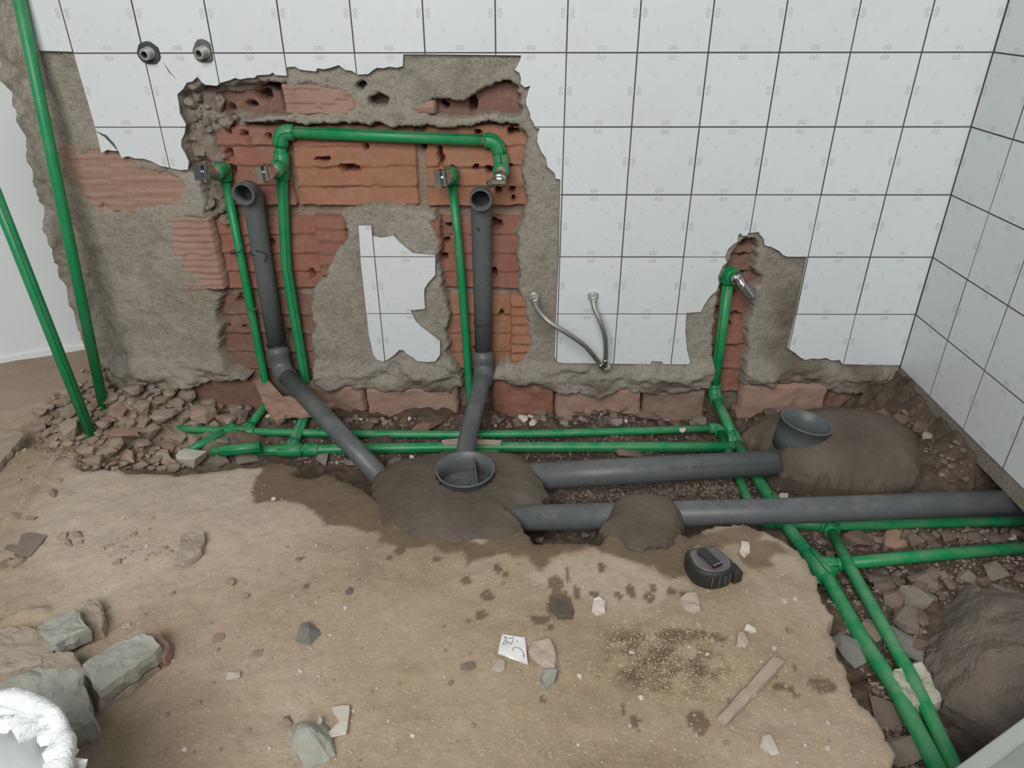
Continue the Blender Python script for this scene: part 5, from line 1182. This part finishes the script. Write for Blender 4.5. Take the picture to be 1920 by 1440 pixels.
# white tile fragment with its grey print
tf_px = [(942, 1189), (984, 1195), (986, 1215), (989, 1240), (934, 1223)]
tf = plate('tile_fragment', tf_px, S + 0.010, 0.007, simple('white_glaze', (0.80, 0.80, 0.79), (0.86, 0.86, 0.85), 20, 0.25, 0), 'white tile fragment with grey curly print on the screed', 'tile piece', seed=25, jag=0.0003)
def ink(px, r, name='print'):
    return sweep(name, catmull([V(G(x, y, S + 0.0106)) for x, y in px], 6), r * 0.65, 5)
ms_ = [ink([(944, 1192), (948, 1198), (943, 1208), (950, 1206)], 0.0009), ink([(947, 1194), (955, 1197), (962, 1195), (961, 1203), (958, 1208), (952, 1206), (949, 1200)], 0.0008), ink([(950, 1205), (953, 1203), (956, 1205), (959, 1204)], 0.0006),
       ink([(963, 1220), (961, 1218), (965, 1214), (972, 1215), (978, 1219), (982, 1226), (983, 1234)], 0.0009), ink([(969, 1200), (970, 1205)], 0.0006), ink([(980, 1228), (982, 1231)], 0.0006), ink([(951, 1211), (952, 1212)], 0.0007)]
link('print', join_bm('print', ms_), M_ink, tf)

# -- single stones lying on the screed
for L, x, y, w, h, lab in [(L_conc, 582, 1184, 42, 42, 'grey-green stone standing alone on the left half of the screed'), (L_pale, 437, 1266, 28, 18, 'small pale block below the lone grey-green stone'), (L_sl, 541, 1345, 22, 36, 'upright brown pebble above the large greenish stone'),
   (L_cb, 57, 1012, 56, 56, 'rough grey lump at the left edge by the screed ridge'), (L_cb, 878, 1249, 26, 28, 'dark brown cube-like stone left of the tile fragment'), (L_pink, 935, 1244, 26, 24, 'rounded pebble below the tile fragment'), (L_sl, 920, 1238, 12, 24, 'thin pebble beside the dark brown cube-like stone'), (L_pale, 1440, 1388, 34, 44, 'lumpy pale plaster blob below the wooden strip'),
   (L_pale, 1405, 1178, 24, 16, 'cluster-like white chip above the wooden strip'), (L_pale, 1452, 1216, 13, 10, 'tiny white chip at the upper end of the wooden strip'), (L_pale, 1471, 1124, 12, 12, 'white pebble near the slab edge by the green tee'), (L_sl, 1481, 1181, 16, 12, 'round pebble near the slab edge'), (L_clay, 410, 1193, 24, 16, 'small reddish brick crumb on the screed'),
   (L_sl, 484, 1221, 20, 15, 'grey pebble right of the reddish brick crumb'), (L_pale, 513, 934, 10, 8, 'white pebble on the wet patch at the trench edge'), (L_sl, 105, 922, 26, 20, 'pale stone on the screed by the ridge'), (L_sl, 111, 898, 14, 14, 'pebble above the pale stone by the ridge'), (L_sl, 62, 966, 22, 18, 'pebble half sunk beside the screed ridge'),
   (L_sl, 10, 1053, 22, 22, 'round brown stone at the left edge under the rough lump'), (L_cb, 20, 1030, 34, 20, 'brown stone at the left edge beside the rough lump'), (L_sl, 33, 1052, 26, 22, 'curled crust piece under the rough lump'), (L_sl, 238, 1172, 18, 10, 'brown chip above the concrete wedge'), (L_rt, 655, 1008 - 40 + 140, 14, 10, 'dark chip in the middle of the screed'), (L_sl, 432, 1090, 20, 18, 'brown half-buried pebble left of centre'), (L_sl, 462, 1114, 14, 14, 'pale pebble left of centre')]:
    stone('screed_stone', L, x, y, w, h, lab, 'stone', None, 0.2)
for x, y, w, h in [(118, 1004, 22, 14), (148, 999, 26, 16), (134, 1014, 24, 18), (152, 1014, 14, 12)]: stone('screed_stone', L_sl, x, y, w, h, 'one of four dusty stones clustered above the concrete pieces', 'stone', 'cluster of four dusty stones', 0.1)
placed = []
CL = 'small loose crumb scattered on the dusty screed'; CGp = 'crumbs on the screed'
scatter('crumb', L_sl, [(150, 960), (480, 960), (700, 1040), (1000, 1070), (1280, 1110), (1500, 1060), (1560, 1240), (1650, 1430), (330, 1430), (180, 1120)], 110, 6, 12, CL, CGp, 0.12, 'crumb', 0.9, avoid=True, mix=(L_pale, 0.3))
scatter('crumb', L_sl, [(190, 1015), (250, 1000), (330, 1030), (280, 1062), (200, 1055)], 26, 6, 13, CL, CGp, 0.12, 'crumb', 0.7)
scatter('crumb', L_sl, [(0, 860), (90, 790), (150, 800), (140, 840), (40, 940), (0, 990)], 26, 6, 14, CL, CGp, 0.12, 'crumb', 0.7)
# -- uncountable grit
def grit(name, poly, n, s0, s1, mat, lab, seed):
    rd = np.random.default_rng(seed); q = np.array(poly, float); lo = q.min(0); hi = q.max(0); P = []
    while len(P) < n:
        c = rd.uniform(lo, hi, (n, 2)); c = c[inside(q, c[:, 0], c[:, 1])]; P += [tuple(p) for p in c]
    P = np.array(P[:n]); z = np.full(n, S)
    d = np.stack([(P[:, 0] - 960) / FPX, (P[:, 1] - 720) / FPX, np.ones(n)], 1) @ CR
    for _ in range(6):
        t = (z - CP[2]) / d[:, 2]; X_ = CP[0] + t * d[:, 0]; Y_ = CP[1] + t * d[:, 1]; z = 0.5 * z + 0.5 * ground(X_, Y_)[0]
    ok = (Y_ < -0.032) | (X_ < -2.16); X_, Y_, z = X_[ok], Y_[ok], z[ok]; n = len(z)
    s = s0 + (s1 - s0) * rd.random(n) ** 3
    base = np.array([[1, 0, 0], [-.6, .8, 0], [-.5, -.85, .1], [.1, .1, .8], [.3, -.2, -.6]]); fc = [(0, 1, 3), (1, 2, 3), (2, 0, 3), (1, 0, 4), (2, 1, 4), (0, 2, 4)]
    a = rd.uniform(0, 6.28, n); ca, sa = np.cos(a), np.sin(a); j = rd.uniform(.6, 1.3, (n, 5, 3)); b = base[None] * j * s[:, None, None]
    vx = b[:, :, 0] * ca[:, None] - b[:, :, 1] * sa[:, None] + X_[:, None]; vy = b[:, :, 0] * sa[:, None] + b[:, :, 1] * ca[:, None] + Y_[:, None]; vz = b[:, :, 2] + z[:, None]
    v = np.stack([vx, vy, vz], 2).reshape(-1, 3); f = [tuple(int(5 * i + k) for k in t) for i in range(n) for t in fc]
    o = link(name, mesh_pd(name, v, f), mat); recentre(o, v.mean(0)); tag(o, lab, 'grit', None, 'stuff')
M_gritp = simple('pale_grit', (0.42, 0.35, 0.26), (0.60, 0.52, 0.41), 90, 0.9, 0); M_gritd = simple('brown_grit', (0.17, 0.125, 0.10), (0.36, 0.29, 0.24), 60, 0.9, 0)
M_grits = simple('yellow_sand_grit', (0.42, 0.34, 0.20), (0.58, 0.50, 0.34), 90, 0.9, 0)
grit('screed_grit', [(60, 900), (470, 890), (700, 1030), (1000, 1060), (1290, 1090), (1500, 1050), (1560, 1200), (1660, 1430), (330, 1430), (200, 1130)], 5200, 0.0006, 0.0030, M_gritp, 'fine pale grit strewn over the dusty screed', 51)
grit('sand_grit', [(1120, 1180), (1240, 1140), (1400, 1200), (1440, 1260), (1380, 1310), (1270, 1330), (1180, 1290)], 3000, 0.0006, 0.0026, M_grits, 'yellow sand grains around the brown stain', 52)
grit('trench_gravel', [(470, 790), (690, 785), (1040, 770), (1310, 770), (1500, 770), (1740, 790), (1760, 850), (1400, 850), (1000, 890), (920, 870), (700, 880), (560, 870)], 3600, 0.0012, 0.0055, M_gritd, 'fine brown gravel on the trench bottom along the back wall', 53)
grit('gravel_between_pipes', [(1020, 915), (1400, 895), (1480, 930), (1060, 950)], 1300, 0.0012, 0.0055, M_gritd, 'fine brown gravel between the two grey pipes', 54)
grit('right_trench_gravel', [(1480, 985), (1920, 960), (1920, 1120), (1730, 1140), (1740, 1280), (1800, 1440), (1690, 1440), (1580, 1180)], 2600, 0.0014, 0.007, M_gritd, 'dark gravel in the right-hand trench', 55)
grit('heap_crumbs', [(40, 790), (150, 720), (330, 725), (480, 750), (480, 790), (300, 870), (160, 875), (60, 850)], 2600, 0.0014, 0.006, simple('heap_dust_grit', (0.30, 0.23, 0.18), (0.40, 0.31, 0.25), 60, 0.9, 0), 'fine crumbs filling the left rubble heap', 56)

# ------------------------------------------------------------------ tape measure
tc = V(G(1330, 1074, S + 0.012)); tc.z = gz(tc.x, tc.y) + 0.001
tm = tag(empty('tape_measure', tc), 'black tape measure with a plum-grey face and belt clip on the screed', 'tape measure')
OUT = [(-.038, -.010), (-.041, .008), (-.040, .024), (-.032, .031), (-.008, .036), (.010, .040), (.018, .038), (.028, .022), (.037, .006), (.038, -.008), (.031, -.023), (.016, -.032), (-.004, -.035), (-.022, -.030), (-.034, -.020)]
OUT = [tuple(p.xy) for p in catmull([Vector((x, y, 0)) for x, y in OUT + OUT[:1]], 3)[:-1]]
def lathe_out(name, levels, mat, parent, closed=True):
    bm = bmesh.new(); R = []
    for z, k in levels: R.append([bm.verts.new(tc + Vector((x * k, y * k, z))) for x, y in OUT])
    n = len(OUT)
    for a, b in zip(R, R[1:]):
        for i in range(n): f = bm.faces.new([a[i], a[(i + 1) % n], b[(i + 1) % n], b[i]]); f.smooth = True
    bm.faces.new(R[0][::-1]); bm.faces.new(R[-1]); return link(name, mesh_bm(name, bm), mat, parent)
lathe_out('case', [(0, .86), (.003, .95), (.010, 1.0), (.028, 1.0), (.034, .97), (.037, .90), (.0375, .86)], M_tapeb, tm)
face_ = lathe_out('face_plate', [(.0365, .84), (.0385, .83), (.0395, .78)], M_tapet, tm)
def strip_on(name, pts, r, mat, parent): return pipe(name, catmull([tc + Vector(p) for p in pts], 4), r, mat, parent, seg=8)
M_edge = simple('light_edge', (0.30, 0.29, 0.29), (0.38, 0.37, 0.37), 40, 0.35, 0)
strip_on('trim_line', [(.016, .034, .0365), (.026, .020, .0368), (.0335, .004, .0365), (.032, -.010, .0360)], 0.0007, M_edge, tm)
strip_on('trim_line', [(-.032, .021, .0395), (-.031, .006, .0395), (-.028, -.008, .0392)], 0.0004, M_edge, tm)
for x0, y0 in ((-.004, -.0353), (.008, -.0343), (.019, -.0310), (.028, -.0262)):
    strip_on('grip_rib', [(x0, y0 + .001, .030), (x0 - .0005, y0 - .0002, .020), (x0 - .001, y0 + .0012, .006)], 0.0009, M_ros, tm)
a = math.radians(-62); cx = Vector((math.cos(a), math.sin(a), 0)); cy = Vector((-cx.y, cx.x, 0)); cz = Vector((0, 0, 1)); cc = tc + Vector((-.004, .000, .0430))
clip = box_oriented('belt_clip', cc, cx, cy, cz, 0.040, 0.019, 0.0035, 0.0012, M_tapec, tm)
pipe('clip_hinge', [cc - cx * 0.017 - cz * 0.004, cc - cx * 0.017 + cz * 0.0016], 0.0098, M_tapec, clip, seg=20)
box_oriented('clip_lip', cc + cx * 0.0205 - cz * 0.002, cx, cy, cz, 0.003, 0.019, 0.007, 0.0008, M_tapec, clip)
box_oriented('clip_edge', cc + cx * 0.0195 + cz * 0.0022, cx, cy, cz, 0.0014, 0.0185, 0.0006, 0, M_edge, clip)
pipe('clip_screw', [cc + cx * 0.004 + cz * 0.001, cc + cx * 0.004 + cz * 0.0026], 0.003, M_tapeb, clip, seg=12)
box_oriented('blade_mouth', tc + Vector((.041, -.006, .013)), (0.94, 0.34, 0), (-0.34, 0.94, 0), (0, 0, 1), 0.018, 0.026, 0.024, 0.004, M_tapeb, tm)
box_oriented('blade_hook', tc + Vector((.0515, -.004, .008)), (0.94, 0.34, 0), (-0.34, 0.94, 0), (0, 0, 1), 0.0014, 0.018, 0.010, 0.0004, M_steel, tm)

# ------------------------------------------------------------------ plaster-caked white bucket at the lower left
zr = 0.16; p1 = V(G(18, 1304, zr)); p2 = V(G(128, 1432, zr)); rb = 0.125
m_ = (p1 + p2) / 2; dd = p2 - p1; nb = Vector((-dd.y, dd.x, 0)).normalized(); nb = nb if nb.x < 0 else -nb
bc = m_ + nb * math.sqrt(max(1e-6, rb * rb - (dd.length / 2) ** 2)); bc.z = S
bk = tag(empty('bucket', bc), 'white plaster-caked bucket cut off by the lower left corner', 'bucket')
top_ = Vector((bc.x, bc.y, zr))
pipe('bucket_body', [bc + Vector((0, 0, t)) for t in (0.004, 0.06, 0.13, zr - S - 0.006)], [rb * .78, rb * .86, rb * .94, rb * .98], M_sack, bk, seg=48, wall=0.004)
rim_pts = [top_ + Vector((math.cos(t), math.sin(t), 0)) * (rb * (0.97 + 0.03 * float(vn(t * 3, 1.2, 8)))) + Vector((0, 0, 0.010 * float(vn(t * 4, 5.1, 3)))) for t in [2 * math.pi * i / 60 for i in range(61)]]
pipe('plaster_rim', rim_pts, [0.007 + 0.016 * abs(float(vn((i % 60) * 0.8, 2.2, 4))) for i in range(61)], M_sack, bk, seg=10)
rdm = random.Random(4); lm = []
for i in range(26):
    t = rdm.uniform(0, 6.28); rr_ = rb * rdm.uniform(0.78, 0.98); h_ = hull_mesh('l', 16, 1, 1, 1, rdm); s = rdm.uniform(0.010, 0.024)
    s *= 1.15; h_.transform(Matrix.Translation(top_ + Vector((math.cos(t) * rr_, math.sin(t) * rr_, -0.012 + rdm.uniform(-.01, .008)))) @ Matrix.Diagonal((s * 1.2, s, s * 0.8, 1))); link('plaster_lump', h_, M_sack, bk)
pipe('plaster_fill', [bc + Vector((0, 0, 0.01)), bc + Vector((0, 0, zr - S - 0.022)), bc + Vector((0, 0, zr - S - 0.016))], [rb * .75, rb * .93, rb * .3], simple('dry_plaster', (0.62, 0.65, 0.65), (0.76, 0.79, 0.79), 9, 0.85, 0.3, 50), bk, seg=40)

# ------------------------------------------------------------------ grey tub whose corner enters at the lower right
zt_ = 0.02; e0 = V(G(1775, 1451, zt_)); e1_ = V(G(1935, 1334, zt_)); ex = (e1_ - e0).normalized(); ey = Vector((ex.y, -ex.x, 0)); ey = ey if ey.y < 0 else -ey
e0 = e0 - ex * 0.02; Lx, Ly = 0.34, 0.26; zb = -0.150
tb = tag(empty('grey_tub', (*((e0 + ex * Lx / 2 + ey * Ly / 2).xy), zb)), 'pale grey plastic tub corner entering at the lower right', 'tub')
def ringbox(name, o0, lx, ly, w, z0, z1, mat):
    bm = bmesh.new(); q = []
    for i, z in ((0, z0), (0, z1), (w, z1), (w, z0)):
        a = e0 + ex * (o0 + i) + ey * (o0 + i); q.append([bm.verts.new(Vector((*(a + ex * u + ey * v).xy, z))) for u, v in ((0, 0), (lx - 2 * i, 0), (lx - 2 * i, ly - 2 * i), (0, ly - 2 * i))])
    for k in range(4):
        A, B = q[k], q[(k + 1) % 4]
        for i in range(4): bm.faces.new([A[i], A[(i + 1) % 4], B[(i + 1) % 4], B[i]])
    bmesh.ops.recalc_face_normals(bm, faces=bm.faces[:]); bmesh.ops.bevel(bm, geom=bm.edges[:], offset=0.0015, segments=2, affect='EDGES')
    return link(name, mesh_bm(name, bm), mat, tb)
ringbox('rim', 0, Lx, Ly, 0.020, zt_ - 0.012, zt_, M_board); ringbox('wall', 0.004, Lx - 0.008, Ly - 0.008, 0.010, zb, zt_ - 0.012, M_board)
bm = bmesh.new(); vs = [bm.verts.new(Vector((*(e0 + ex * u + ey * v).xy, zt_ - 0.030))) for u, v in ((.01, .01), (Lx - .01, .01), (Lx - .01, Ly - .01), (.01, Ly - .01))]; bm.faces.new(vs)
g_ = bmesh.ops.extrude_face_region(bm, geom=bm.faces[:]); bmesh.ops.translate(bm, vec=(0, 0, -0.05), verts=[v for v in g_['geom'] if isinstance(v, bmesh.types.BMVert)])
link('contents', mesh_bm('contents', bm), simple('grey_paste', (0.30, 0.33, 0.30), (0.35, 0.38, 0.35), 8, 0.7, 0.1, 40), tb)
# ------------------------------------------------------------------ labels of the loose stones: size, tone and the place they lie in
def px_of(p):
    q = CR @ (np.array(p) - CP); return 960 + FPX * q[0] / q[2], 720 + FPX * q[1] / q[2]
def zone(g, x, y):
    if g == HGp:
        if x < 120: return 'left of both leaning pipes'
        if x < 215 and y < 760: return 'behind the foot of the striped leaning pipe'
        if x < 215: return 'in front of the leaning pipes'
        if x < 300 and y < 800: return 'right of the upright pipe'
        if y < 800: return 'behind the left end of the rear pipe'
        if x < 300: return 'in front of the long reddish slab'
        return 'around the oblique green stub'
    if g == TGp:
        r = 'under the foundation bricks' if y < 805 else 'between the green lines' if y < 835 else 'in front of the green lines'
        c = 'left of the left slanting pipe' if x < 590 else 'between the slanting pipes' if x < 870 else 'right of the drain cup' if x < 1100 else 'left of the right riser' if x < 1350 else 'behind the tilted cup'
        return r + ', ' + c
    if g == RGp:
        if y < 955 and x < 1300: return 'between the grey pipes, left of the green crossings'
        if y < 955 and x < 1560: return 'between the grey pipes, near the green crossings'
        if y < 955: return 'on the dirt slope under the right wall'
        if x < 1200: return 'below the front grey pipe near the mortar lump'
        if y < 1050: return 'between the two right-hand green branches'
        if x < 1680: return 'beside the descending green pipes'
        if y < 1140: return 'above the big boulder'
        return 'between the green pipes and the big boulder'
    if x < 190 and y < 1000: return 'by the ridge at the left edge'
    if x < 480: return 'left of the lone grey-green stone' if y > 1080 else 'around the curved brown piece'
    if x < 880: return 'right of the lone grey-green stone' if y > 1100 else 'in front of the wet patch'
    if x < 1120: return 'near the white tile fragment' if y > 1120 else 'in front of the middle mortar mound'
    if x < 1420: return 'left of the wooden strip' if y > 1150 else 'left of the tape measure' if x < 1300 else 'right of the tape measure'
    return 'right of the wooden strip'
KIND = {HGp: ('chunk in the left heap', 22, 15), TGp: ('chip', 20, 12), RGp: ('trench stone', 28, 16), CGp: ('crumb on the screed', 10, 8)}
for o in COL.objects:
    g = o.get('group')
    if g in KIND:
        x, y = px_of(o.location); w = o.scale[0] / 0.62 * SCALE(o.location); nm, a, b = KIND[g]
        mt_ = o.data.materials[0]; tone = 'pale ' if mt_ == M_pale else 'reddish ' if mt_ == M_clay else ''
        o['label'] = ('large ' if w > a else 'medium ' if w > b else 'small ') + tone + nm + ' ' + zone(g, x, y)
for o in bpy.data.objects:
    if '_base' in o: del o['_base']
